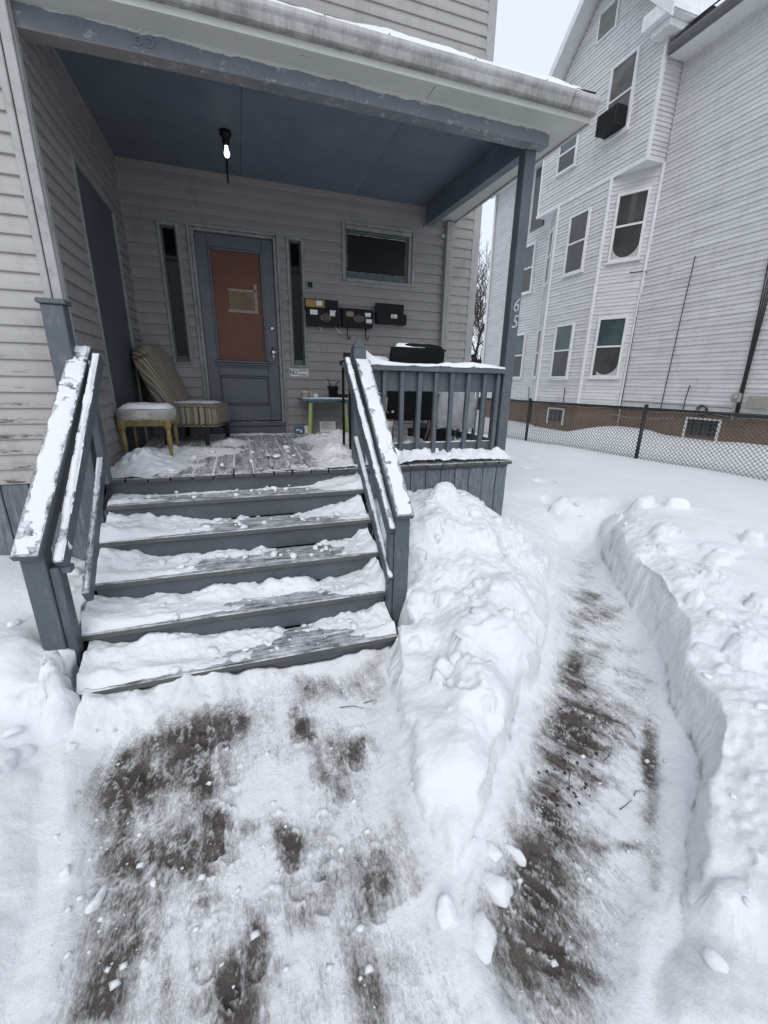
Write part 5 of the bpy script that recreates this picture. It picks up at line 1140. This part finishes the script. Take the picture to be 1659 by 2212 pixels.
# overhanging gable storey
YM = (YA+YE)/2; slope = .98; ZEV = 7.86
apex = ZEV+(YE-YM)*slope
gcl = lambda z: (YA+.03 if z < ZEV else YA+(z-ZEV)/slope, YE-.03 if z < ZEV else YE-(z-ZEV)/slope)
m = MB(); m.prism([(XB+.02, YA+.01, ZO), (XB+.02, YE-.01, ZO), (XB+.02, YE-.01, ZEV), (XB+.02, YM, apex-.02), (XB+.02, YA+.01, ZEV)], (6.0, 0, 0)); gab = part('gable', m, 'trim_white', nb)
clapboards(gab, (XB, 0, 0), uy, mx_, YA+.03, YE-.03, ZO, apex-.1, E_, 'siding_neighbour', dutch=False, clip=gcl, jitter=.0008)
joined_boards(gab, (XB, YA, 0), ux, -uy, .03, 3.0, ZO, ZEV, 'siding_neighbour'); joined_boards(gab, (XB, YE, 0), ux, uy, .03, 3.0, ZO, ZEV, 'siding_neighbour')
for y in (YA-.005, YE+.005):
    m = MB(); m.box(XB-.022, XB+.05, y-.035, y+.035, ZO-.01, ZEV, .004); part('corner_board', m, 'trim_white', gab)
m = MB(); m.prism([(XB-.01, YA-.03, ZO-.03), (XB-.01, YE+.03, ZO-.03), (XW+.1, YE+.03, ZO-.03), (XW+.1, YA-.03, ZO-.03)], (0, 0, .028)); m.box(XB-.035, XB-.012, YA-.05, YE+.05, ZO-.05, ZO+.04, .003); part('overhang_soffit', m, 'trim_white', gab)
for sg_ in (-1, 1):     # rakes, roof planes and eave returns
    ye = YM+sg_*(YE-YM); m = MB(); o_ = .45
    p0, p1 = (YM, apex+.12), (ye+sg_*o_, ZEV+.12-o_*slope)
    m.hexa([(XB-.42, p1[0], p1[1]), (14.5, p1[0], p1[1]), (14.5, p0[0], p0[1]), (XB-.42, p0[0], p0[1]), (XB-.42, p1[0], p1[1]+.09), (14.5, p1[0], p1[1]+.09), (14.5, p0[0], p0[1]+.09), (XB-.42, p0[0], p0[1]+.09)]); rf = part('roof', m, 'trim_white', gab)
    m = MB(); m.hexa([(XB-.45, p1[0], p1[1]-.14), (XB-.422, p1[0], p1[1]-.14), (XB-.422, p0[0], p0[1]-.14), (XB-.45, p0[0], p0[1]-.14), (XB-.45, p1[0], p1[1]+.10), (XB-.422, p1[0], p1[1]+.10), (XB-.422, p0[0], p0[1]+.10), (XB-.45, p0[0], p0[1]+.10)]); part('rake_board', m, 'trim_white', gab)
m = MB(); m.box(XB-.44, XB+.9, YA-.42, YA+.28, ZEV-.33, ZEV-.05, .01); m.box(XB-.30, XB+.9, YA-.28, YA+.15, ZEV-.46, ZEV-.332, .01); part('eave_return', m, 'trim_white', gab)
# main roof and gutter, snow lying on it
m = MB(); m.hexa([(XW-.46, -6.2, 7.12), (13.5, -6.2, 10.6), (13.5, YA-.06, 10.6), (XW-.46, YA-.06, 7.12), (XW-.46, -6.2, 7.24), (13.5, -6.2, 10.72), (13.5, YA-.06, 10.72), (XW-.46, YA-.06, 7.24)]); part('main_roof', m, 'roof_shingle', nb)
m = MB(); m.box(XW-.45, XW-.0, -6.1, YA-.05, 7.095, 7.115); m.box(XW-.45, XW+.0, YE+.1, 10.4, 7.095, 7.115); part('eave_soffit', m, 'trim_white', nb)
for a, b in ((-6.1, YA-.12), (YE+.1, 10.4)):
    m = MB(); m.prism([(XW-.46, a, 7.10), (XW-.46, a, 7.22), (XW-.60, a, 7.22), (XW-.60, a, 7.17), (XW-.56, a, 7.11)], (0, b-a, 0)); part('gutter', m, 'gutter_dark', nb)
m = MB(); m.hexa([(XW-.46, YE+.05, 7.12), (13.5, YE+.05, 10.6), (13.5, 10.4, 10.6), (XW-.46, 10.4, 7.12), (XW-.46, YE+.05, 7.24), (13.5, YE+.05, 10.72), (13.5, 10.4, 10.72), (XW-.46, 10.4, 7.24)]); part('main_roof', m, 'roof_shingle', nb)
m = MB(); m.box(XW-.03, XW+.01, 10.07, 10.15, ZS, 7.1, .004); part('corner_board', m, 'trim_white', wall)
m = MB(); m.tube([(XW-.06, 10.02, 7.1), (XW-.06, 10.02, 0.0)], .04, 8); part('downspout', m, 'trim_white', nb)
# foundation
m = MB(); m.box(XW+.03, XW+.30, -6.0, YA, -1.35, ZS-.004); m.box(XW+.03, XW+.30, YE, 10.08, -1.35, ZS-.004)
m.prism([(XW+.05, YA+.03, -1.35), (XB+.04, YC+.01, -1.35), (XB+.04, YD-.01, -1.35), (XW+.05, YE-.03, -1.35)], (0, 0, 1.33)); part('foundation', m, 'foundation', nb)
# windows
def nwin(parent, o, al, n, u0, u1, z0, z1, style=0):
    o, al, n = (np.asarray(q, float) for q in (o, al, n)); U, Hh = u1-u0, z1-z0
    def bx(m, a0, a1, b0, b1, d0, d1, b=.004):
        c = o+al*((a0+a1)/2)+n*((d0+d1)/2); c = np.array([c[0], c[1], (b0+b1)/2]); m.obox(c, al*(a1-a0)/2, n*(d1-d0)/2, uz*(b1-b0)/2, b); return m
    fm_ = .062 if style != 3 else .045; m = MB()
    bx(m, u0, u0+fm_, z0, z1, .0, .066); bx(m, u1-fm_, u1, z0, z1, .0, .066); bx(m, u0+fm_, u1-fm_, z1-fm_, z1, .0, .066); bx(m, u0+fm_, u1-fm_, z0, z0+fm_, .0, .066)
    w = part('window', m, 'trim_white', parent)
    m = MB(); bx(m, u0-.03, u1+.03, z0-.035, z0-.002, .0, .092); part('sill', m, 'trim_white', w)
    zm = z0+Hh*.52
    m = MB(); bx(m, u0+fm_, u1-fm_, zm-.022, zm+.022, .026, .062); part('meeting_rail', m, 'trim_white', w)
    m = MB(); bx(m, u0+fm_+.002, u1-fm_-.002, zm+.024, z1-fm_-.002, .028, .036, .001); up_ = part('pane', m, ('glass_green', 'glass_dark', 'screen_grey', 'glass_green')[style], w)
    m = MB(); bx(m, u0+fm_+.002, u1-fm_-.002, z0+fm_+.002, zm-.024, .030, .038, .001); part('pane', m, ('glass_dark', 'glass_dark', 'screen_grey', 'glass_dark')[style], w)
    return w, bx
def crescent(w, o, al, n, u0, u1, z0, z1, half=False):
    """pale stiff shade hanging in the lower sash with a round cut-out"""
    o, al, n = (np.asarray(q, float) for q in (o, al, n)); zm = z0+(z1-z0)*.52; a0, a1, b0, b1 = u0+.066, u1-.066, z0+.066, zm-.026
    cu = (a0+a1)/2; r_ = (a1-a0)/2*.98; cz = b0+r_*1.06; pts = []
    f = lambda u, z: np.array([*(o+al*u+n*.0395)[:2], z])
    arc = [(cu+r_*math.cos(t), cz+r_*math.sin(t)) for t in np.linspace(math.pi, 2*math.pi, 22)]
    if half: arc = [(cu+r_*math.cos(t)*1.0, cz+r_*math.sin(t)) for t in np.linspace(math.pi, 1.75*math.pi, 18)]
    m = MB(); base = [(u, b0) for u, z in arc]
    for (p, q), (p0, q0), (p1, q1), (p2, q2) in zip(zip(arc[:-1], arc[1:]), zip(base[:-1], base[1:]), zip(arc[:-1], arc[1:]), zip(base[:-1], base[1:])):
        m.prism([f(*p0), f(*q0), f(*q), f(*p)], n*.003)
    part('shade', m, 'blind', w)
for z0, z1, hf in ((3.46, 4.93, False), (.72, 2.21, True)):
    s0, s1 = lR-.91, lR-.20
    w, bx = nwin(bay, OR, aR, nR, s0, s1, z0, z1, 1 if not hf else 0); crescent(w, OR, aR, nR, s0, s1, z0, z1, hf)
    if not hf:
        m = MB(); bx(m, s0+.27, s0+.40, z0+.8, z1-.07, .0365, .039, 0); part('curtain', m, 'curtain', w)
    nwin(bay, OF, uy, mx_, 4.545-YC, 5.285-YC, z0-.02, z1-.03, 1 if not hf else 0)
    nwin(wall, (XW, 0, 0), uy, mx_, 7.40, 8.02, z0, z1, 0)
    nwin(bay, OL_, aL, nL, .2, .85, z0, z1, 1)
w, bx = nwin(gab, (XB, 0, 0), uy, mx_, 3.74, 4.51, 6.17, 7.66, 2)
ac = MB(); ac.box(XB-.36, XB-.05, 3.83, 4.42, 6.24, 6.64, .015); aco = part('air_conditioner', ac, 'black_plastic', gab)
m = MB()
for k in range(9): m.box(XB-.366, XB-.361, 3.86, 4.39, 6.28+.037*k, 6.296+.037*k)
part('grille', m, 'black_metal', aco)
nwin(gab, (XB, 0, 0), uy, mx_, 5.38, 6.09, 6.11, 6.96, 3)
m = MB(); m.box(XB-.05, XB-.0, 4.58, 4.63, 8.46, 9.04, .003); m.box(XB-.05, XB-.0, 5.14, 5.19, 8.46, 9.04, .003); m.box(XB-.05, XB-.0, 4.631, 5.139, 9.0, 9.04, .003); m.box(XB-.05, XB-.0, 4.631, 5.139, 8.46, 8.50, .003); m.box(XB-.019, XB-.017, 4.63, 5.14, 8.5, 9.0); vt = part('attic_vent', m, 'trim_white', gab)
for k in range(8):
    m = MB(); z = 8.52+.06*k; m.hexa([(XB-.05, 4.632, z), (XB-.05, 5.138, z), (XB-.022, 5.138, z+.045), (XB-.022, 4.632, z+.045), (XB-.05, 4.632, z+.008), (XB-.05, 5.138, z+.008), (XB-.022, 5.138, z+.053), (XB-.022, 4.632, z+.053)]); part('slat', m, 'utility_grey', vt)
m = MB(); m.box(XW-.04, XW+.0, 7.2, 7.8, 5.3, 7.0); m.box(XW-.06, XW-.02, 7.16, 7.2, 5.3, 7.0, .003); part('window', m, 'glass_dark', wall)
for x_, y0, y1, z0, z1 in ((XB+.035, 4.53, 5.24, -.52, -.14), (XW+.028, .52, 1.285, -.50, -.12)):
    m = MB(); m.box(x_-.012, x_-.002, y0+.05, y1-.05, z0, z1-.04); bwn = part('basement_window', m, 'glass_dark', nb)
    m = MB(); m.box(x_-.03, x_-.001, y0, y0+.05, z0-.1, z1, .004); m.box(x_-.03, x_-.001, y1-.05, y1, z0-.1, z1, .004); m.box(x_-.03, x_-.001, y0+.051, y1-.051, z1-.04, z1, .004); part('frame', m, 'trim_white', bwn)
    m = MB()
    for k in range(1, 4): m.box(x_-.02, x_-.0125, y0+(y1-y0)*k/4-.008, y0+(y1-y0)*k/4+.008, z0, z1-.041)
    part('bar', m, 'black_metal', bwn)
# cables and boxes fixed to the wall
def cab(pts, r_, mat='cable'):
    m = MB(); m.tube(pts, r_, 6); part('cable', m, mat, nb, True)
xw = XW-.03
cab([(xw, 3.07, 3.16), (xw, 3.06, 2.2), (xw, 3.055, 1.1), (xw, 3.05, .02)], .012); cab([(xw, 1.857, 3.2), (xw-.01, 1.88, 2.0), (xw, 1.90, 1.0), (xw, 1.915, 0)], .009)
cab([(xw, 1.334, .56), (xw-.02, 1.35, .3), (xw, 1.368, -.02)], .010); cab([(xw, 3.42, 3.25), (xw-.2, 3.30, 3.16), (xw, 3.07, 3.17), (xw-.05, 2.95, 3.1)], .010)
for k in range(4): cab([(xw-.01*k, .229+.05*k, 2.9), (xw-.02, .225+.035*k, 2.0), (xw-.03, .22+.02*k, 1.0), (xw-.02, .215+.02*k, .02)], .012)
cab([(XB-.03, 4.6, .46), (XB-.03, 4.58, .2), (XB-.03, 4.56, -.03)], .010); cab([(xw, 6.93, .44), (xw, 6.9, .2), (xw, 6.86, 0)], .010)
for k in range(4):
    pts = []
    for y in np.linspace(8.6, -2.0, 40):
        x_ = XW-.05 if (y < YA or y > YE) else (XB-.05 if YC < y < YD else np.interp(y, [YA, YC, YD, YE], [XW, XB, XB, XW])-.05)
        pts.append((x_-.02*k*.4, y, -.005-.012*k+.018*math.sin(y*3.1+k*1.7)+.012*math.sin(y*7.3+k)))
    cab(pts, .006+.002*(k % 3), 'cable' if k % 3 else 'cable_pale')
for k in range(4): cab([(XW-.06, .9+.1*math.cos(t)+.02*k, .02+.10*math.sin(t)+.01*k) for t in np.linspace(0, 5.8, 16)], .007)
cab([(XW-.06, y, -.16-.09*math.sin((y-1.5)/2.2*math.pi)) for y in np.linspace(1.5, 3.7, 14)], .009, 'cable_pale')
cab([(xw, 3.0, .14), (xw, 1.4, .125), (xw, .35, .12)], .006)
m = MB(); m.box(XW-.14, XW-.02, -.32, .065, .13, .375, .012); m.box(XW-.15, XW-.141, -.30, .045, .15, .355, .004); part('utility_box', m, 'utility_grey', nb)
m = MB(); m.box(XW-.12, XW-.02, .215, .375, .24, .42, .02); m.lathe([(.05, 0), (.05, .05), (.03, .07)], (XW-.12, .295, .35), 16, (-1, 0, 0)); m.tube([(XW-.05, .295, .24), (XW-.05, .295, -.1)], .02, 8); part('meter', m, 'utility_grey', nb)

# ------------------------------------------------------------------ chain-link fence
FA, FB = np.array([5.38, 5.2]), np.array([6.70, -4.0]); fd = (FB-FA)/np.linalg.norm(FB-FA); FL = float(np.linalg.norm(FB-FA)); fzb, fzt = -0.98, 0.145
fence = thing('chain_link_fence', 'black chain-link fence standing in the snow before the white house', 'fence', (6.1, 0, -.95))
fpnt = lambda s, z: np.array([FA[0]+fd[0]*s, FA[1]+fd[1]*s, z])
pS = float((np.array([6.15, -.07])-FA)@fd)
for k in (-2, -1, 0, 1):
    s = pS+2.66*k
    if 0 <= s <= FL:
        m = MB(); m.tube([fpnt(s, -1.2), fpnt(s, fzt+.03)], .030, 12); m.lathe([(.034, 0), (.034, .02), (.018, .045)], fpnt(s, fzt+.03), 12); part('post', m, 'fence_black', fence, True)
m = MB(); m.tube([fpnt(0, fzt), fpnt(FL, fzt)], .021, 10); part('top_rail', m, 'fence_black', fence, True)
m = MB(); nrm_f = np.array([-fd[1], fd[0], 0]); pitch = .066; nz = int((fzt-fzb)/(pitch/2))
for i in range(int(FL/pitch)+1):
    s0 = i*pitch
    for sg_ in (0, 1):
        pts = [fpnt(min(max(s0+(pitch/2 if (j+sg_) % 2 else 0)-(0 if sg_ == 0 else 0), 0), FL), fzt-j*pitch/2)+nrm_f*(.004 if sg_ else -.004) for j in range(nz+1)]
        if sg_ == 0: m.tube(pts, .0055, 3, cap=False)
    pts = [fpnt(min(s0+(-pitch/2 if j % 2 else 0)+pitch, FL), fzt-j*pitch/2)+nrm_f*.005 for j in range(nz+1)]
    m.tube(pts, .0055, 3, cap=False)
o = part('wire_mesh', m, 'fence_black', fence); o['kind'] = 'stuff'

# ------------------------------------------------------------------ bare trees between the houses
def tree(name, base, hgt, seed, label, r0, lean=(0, 0), levels=6, spread=.55, dens=3):
    r_ = random.Random(seed); t = thing(name, label, 'tree', base, 'bare trees behind the houses'); tr, cr = MB(), MB()
    def grow(p, d, ln, r, lv):
        n = 4; pts = [p]; rad = [r]
        for k in range(n):
            d = d+np.array([r_.gauss(0, .13), r_.gauss(0, .13), r_.gauss(0, .08)+.03]); d /= np.linalg.norm(d); p = p+d*ln/n; pts.append(p); rad.append(r*(1-.38*(k+1)/n))
        rad = [max(q, .011) for q in rad]; (tr if lv >= levels-1 else cr).tube(pts, rad, 7 if lv >= levels-1 else (5 if lv > 2 else 3), cap=False)
        if lv <= 0: return
        for k in range(dens if lv > 1 else dens-1 or 1):
            a = r_.uniform(0, 2*math.pi); s_ = spread*r_.uniform(.6, 1.3); q = np.array([math.cos(a)*s_, math.sin(a)*s_, r_.uniform(-.1, .35)])
            st = pts[r_.choice((2, 3, 4, 4))]; grow(st, (d+q)/np.linalg.norm(d+q), ln*r_.uniform(.6, .82), rad[-1]*r_.uniform(.55, .8), lv-1)
    d0 = np.array([lean[0], lean[1], 1.0]); grow(np.asarray(base, float), d0/np.linalg.norm(d0), hgt*.30, r0, levels)
    part('trunk', tr, 'bark', t, True); o = part('crown', cr, 'twig', t); return t
tree('bare_tree', (11.35, 14.0, -.8), 9.5, 5, 'gnarled bare tree standing between the two houses', .19, (.05, .0), 6, .6, 3)
tree('bare_tree', (17.5, 22.0, -.8), 11, 9, 'thin bare tree farther back, left of the gnarled one', .16, (0, .05), 5, .5, 3)
tree('bare_tree', (13.6, 17.2, -.8), 3.6, 12, 'low bushy bare tree at the foot of the gnarled one', .06, (0, 0), 5, .7, 4)
tree('bare_tree', (22.0, 30.0, -.8), 9, 15, 'far bare tree at the end of the gap between the houses', .16, (0, 0), 5, .6, 3)
tree('bare_tree', (10.75, 13.2, -.8), 3.2, 22, 'twiggy shrub beside the gnarled tree', .05, (.1, 0), 5, .8, 4)
tree('bare_tree', (15.6, 20.5, -.8), 10, 27, 'slender bare tree seen through the gnarled branches', .14, (-.04, 0), 6, .5, 3)
# ------------------------------------------------------------------ snow lying on steps, rails, deck and furniture
sn = lambda s, t, sc, k, o=4: fbm(s, t, sc, o, k)
ORDER = {1: 'top step just below the deck', 2: 'second step from the top', 3: 'middle step', 4: 'second step from the bottom', 5: 'lowest step'}
LEFTP = {1: .03, 2: .10, 3: .06, 4: .08, 5: .07}; RIGHTP = {1: .08, 2: .045, 3: .05, 4: .13, 5: .05}
for i in range(1, 6):
    xl, xr = SXL(i)+.004, SXR(i)-.004; y0 = SY(i)+.003; dep = .2725+.024; wd = xr-xl
    def th(s, t, i=i, wd=wd, dep=dep):
        b = sstep(.13+.05*sn(s, s*0, 3, 120+i, 3), dep-.02, t); ridge = np.clip(.42+1.0*sn(s, s*0, 2.6, 100+i, 5, )+.45*sn(s, t, 9, 140+i, 4), 0.0, 1.6)
        left = np.exp(-s/(.16+.05*i))*LEFTP[i]*(1+.6*sn(s, t, 6, 160+i)); right = np.exp(-(wd-s)/.15)*RIGHTP[i]*(1+.6*sn(s, t, 6, 170+i))
        film = .013*sn(s*.30, t, 16, 180+i, 5)+.007*sn(s, t, 26, 190+i, 4)-.0085-.005*sstep(.30, .6, s/wd)*sstep(.95, .75, s/wd)+.003*sstep(.30, .1, s/wd)
        hgt = film+.075*b*ridge*sstep(.0, .06, t)+left*sstep(-.02, .08, t)+right*sstep(-.02, .08, t)+.010*np.abs(sn(s, t, 14, 200+i, 3))*b
        return hgt*sstep(.0, .05, t+.02*sn(s, t, 7, 210+i, 4))-.0025*(t < .012)-.003*sstep(.05, .0, t)
    snow_sheet('snow_layer', (xl, y0, SZ(i)+.0005), (wd, 0, 0), (0, dep, 0), 230, 36, th, 'snow left on the '+ORDER[i], group='snow on the steps')
# snow piled between the left handrail and the treads
def deckth(s, t):
    x, y = s-1.47, t-2.245
    f = .007*sn(s, t*.35, 16, 301, 5)+.005*sn(s, t, 30, 303, 4)-.003
    edge_ = .014*sstep(.10, .02, t)*(.5+sn(s, t, 6, 305))
    pil = lambda cx, cy, rx, ry, a: a*np.exp(-(((x-cx)/rx)**2+((y-cy)/ry)**2))
    p = pil(-1.30, -1.85, .22, .22, .13)+pil(-1.30, -1.45, .25, .25, .10)+pil(-.95, -1.25, .30, .16, .07)+pil(-.62, -.75, .12, .18, .07)+pil(.62, -.75, .26, .20, .17)+pil(.36, -.60, .18, .14, .06)+pil(.35, -1.6, .14, .3, .13)+pil(.30, -2.05, .12, .14, .06)+pil(1.15, -1.75, .5, .30, .09)+pil(1.15, -1.2, .35, .3, .14)+pil(1.3, -2.1, .7, .12, .10)+pil(.9, -2.12, .5, .10, .08)+pil(1.75, -2.1, .3, .1, .06)+pil(-.45, -.12, .5, .06, .02)
    rough = np.clip(.72+.55*sn(s, t, 5, 307, 4)+.5*np.abs(sn(s, t, 13, 309, 3)), .1, 2)
    return f+edge_+.85*p*rough-.0015
snow_sheet('snow_layer', (-1.47, -2.245, dz(-2.245)+.0008), (3.41, 0, 0), (0, 2.20, .049), 300, 190, deckth, 'patchy snow and heaps lying on the porch deck', group='snow on the porch')
# strips on rails
def strip(p0, p1, w, up_, th, seed, label, nu=150, nv=14, side=(1, 0, 0), cover=1.0, ends=.02):
    p0, p1, side = (np.asarray(q, float) for q in (p0, p1, side)); d_ = p1-p0; side = side-d_*(side@d_)/(d_@d_); side /= np.linalg.norm(side)
    n_ = np.cross(side, d_); n_ /= np.linalg.norm(n_); n_ = n_ if n_[2] > 0 else -n_; Ln = np.linalg.norm(d_)
    def f(s, t):
        e = np.minimum(t, w-t)+.20*w*sn(s, t, 11, seed+5, 5)-.08*w; a = sstep(-.001, .014, e)*sstep(0, ends, s)*sstep(0, ends, Ln-s)
        return (th*(.75+.5*sn(s, t, 5, seed, 4)+.4*np.abs(sn(s, t*.4, 22, seed+9, 3)))+.0)*a-.010*sstep(.22 if seed == 400 else .30, .5, sn(s, t*.5, 12, seed+21, 5))-(1-cover)*.02*(sn(s, t, 10, seed+3, 5)+.15 > .2)-.0008
    return snow_sheet('snow_strip', p0-side*w/2+n_*up_, d_, side*w, nu, nv, f, label, up=n_, group='snow on the rails')
strip((-1.432, -2.275, .672), (-1.520, -3.340, -.335), .114, .0205, .007, 400, 'frosty snow along the left handrail', 220, 22, cover=.95)
strip((.452, -2.21, .655), (.408, -3.340, -.300), .114, .0205, .007, 410, 'frosty snow along the right handrail', 220, 22)
strip((-1.336, -2.335, .610), (-1.410, -3.283, -.405), .044, .0425, .014, 420, 'snow on the inner rail left of the steps', 160, 12)
strip((.330, -2.185, .650), (.338, -3.293, -.400), .044, .0425, .014, 430, 'snow on the inner rail right of the steps', 160, 12)
strip((-1.408, -2.385, -.045), (-1.352, -3.20, -.630), .032, .0425, .018, 440, 'snow on the low rail left of the steps', 120, 10)
strip((.382, -2.245, .035), (.338, -3.285, -.745), .032, .0425, .020, 450, 'snow on the low rail right of the steps', 120, 10)
# drift on the front railing, thick against the newel post
def capth(s, t):
    e = np.minimum(t, .105-t)+.01*sn(s, t, 9, 461, 3)
    return (.020+.012*sn(s, t, 5, 463, 4)+.11*np.exp(-s/.10)+.035*np.exp(-((s-1.0)/.16)**2)+.016*np.exp(-((s-.75)/.05)**2))*sstep(-.002, .02, e)-.001
snow_sheet('snow_strip', (.490, -2.150, .6325), (1.348, 0, 0), (0, .105, 0), 150, 14, capth, 'snow drift on the front railing, deep against the newel post', group='snow on the rails')
strip((1.892, -2.01, .610), (1.892, -.05, .610), .080, .0205, .05, 470, 'thick snow on the side railing behind the post', 90, 10)
strip((.495, -2.062, -.0725), (1.836, -2.062, -.0725), .030, .0430, .012, 475, 'thin snow on the bottom rail of the front railing', 120, 8, side=(0, 1, 0))
# lumps stuck on the right handrail and block
for k, (x, y, z, sx, sy, sz, lab) in enumerate([(.425, -2.90, .075, .055, .10, .055, 'thick lump of snow stuck on the right handrail'), (.475, -2.93, .035, .045, .06, .05, 'snow lump hanging over the outer edge of the right handrail'), (.372, -3.17, -.345, .035, .055, .045, 'snow wedged between right handrail and newel post'), (-1.425, -3.20, -.335, .045, .06, .05, 'snow wedged between left handrail and inner rail'), (-1.395, -2.37, .58, .04, .035, .045, 'snow plug at the top end of the left inner rail'), (.345, -2.16, .60, .035, .03, .04, 'snow plug on the bracket below the right newel cap')]):
    o = put('snow_chunk', chunk_mesh(60+k, sx, sy, sz), None, (x, y, z)); o.rotation_euler = (.7 if k < 2 else 0, 0, .2*k); tag(o, lab, 'snow chunk', 'snow caught on the rails')
# seats, table top, tray
def padth(cx, cy, rx, ry, a, seed):
    def f(s, t):
        u, v = np.abs(s-rx)/rx, np.abs(t-ry)/ry; e = 1-(u**4+v**4)**.25+.03*sn(s, t, 14, seed+1, 3)
        return a*sstep(0, .28, e)*(.85+.25*sn(s, t, 7, seed, 4))-.0012
    return f
R14 = rotz(math.radians(-14)); cc = np.array([-.97, -.5, 0])
snow_sheet('snow_pad', cc+R14@(np.array([-1.19, -.80, .247])-cc), R14@np.array([.51, 0, 0]), R14@np.array([0, .60, 0]), 50, 56, padth(0, 0, .24, .30, .022, 500), 'snow on the seat of the striped chair')
snow_sheet('snow_pad', (-1.475, -1.64, .250), (.414, 0, 0), (0, .46, 0), 50, 52, padth(0, 0, .207, .23, .045, 510), 'snow cushion on the shaggy stool')
snow_sheet('snow_pad', (.20, -.452, .2925), (.646, 0, 0), (0, .36, 0), 70, 44, lambda s, t: padth(0, 0, .323, .18, .016, 520)(s, t)-.02*(sn(s, t, 8, 522, 4) > .35), 'thin snow on the teal table top')
snow_sheet('snow_pad', (.505, -1.515, .7005), (.475, 0, 0), (0, .33, 0), 40, 30, padth(0, 0, .2375, .165, .045, 530), 'snow on the small black folding table')
snow_sheet('snow_pad', (.90, -1.742, .815), (.36, 0, 0), (0, .085, 0), 50, 16, lambda s, t: padth(0, 0, .18, .0425, .042, 540)(s, t), 'snow heap on top of the black chair back')
snow_sheet('snow_pad', (-.87, -.058, -.0118), (.91, 0, 0), (0, .06, 0), 90, 10, lambda s, t: .006+.008*sn(s, t, 6, 550), 'thin snow on the door threshold')
# snow along the eaves
def eave(s, t):
    return (.045+.025*sn(s, t, 1.8, 560, 3)+.012*sn(s, t, 7, 562, 4))*sstep(-.01, .05, t)*sstep(3.69, 3.5, s)+.0-.02*(s > 3.4)*(t > .0)*0
snow_sheet('roof_snow', (-1.478, -2.463, 2.515), (3.66, 0, .012), (0, 2.46, .52), 260, 50, eave, 'snow lying on the porch roof above the gutter')
def eave2(s, t): return .10+.06*sn(s, t, 1.2, 570, 4)
snow_sheet('roof_snow', (XW-.56, -6.1, 7.24), (0, 9.1, 0), (3.9, 0, 3.03), 120, 40, eave2, 'snow on the main roof of the white house')
for k, (w0, w1, zz) in enumerate(((4.545, 5.285, .72-.02), (7.40, 8.02, .72))):
    x_ = XB if k == 0 else XW
    snow_sheet('sill_snow', (x_-.093, w0-.03, zz-.0015), (0, w1-w0+.06, 0), (.028, 0, 0), 30, 6, lambda s, t: .02+.02*sn(s, t, 5, 580+k), 'snow on the first-floor window sill of the '+('bay front' if k == 0 else 'far wall'), parent=None)

# crumbs of trampled snow on the treads and the deck edge
cv, cf, nb_ = [], [], 0
for k in range(340):
    i = R2.randint(1, 6); x = R2.uniform(SXL(i)+.03, SXR(i)-.03) if k % 3 else R2.choice([SXL(i)+.03+.45*R2.rand()**2, SXR(i)-.03-.4*R2.rand()**2]); t = .03+.21*R2.rand()**.6
    z = SZ(i); r_ = .005+.028*R2.rand()**3.2
    if k % 8 == 0: x, y, z = R2.uniform(-1.4, .4), R2.uniform(-2.2, -1.2), None
    else: y = SY(i)+t
    if z is None: z = dz(y)
    V_, F_ = CL[R2.randint(7)]; a = R2.rand()*6.28; A = rotz(a)
    cv.append((V_*np.array([1.3, 1.0, .8])*r_)@A.T+np.array([x, y, z+r_*.45+.012*sstep(.1, .25, t)])); cf.append(F_+nb_); nb_ += len(V_)
array_mesh('step_crumbs', np.concatenate(cv), np.concatenate(cf), 'snow', 'crumbs of trampled snow scattered over the porch steps', 'snow')
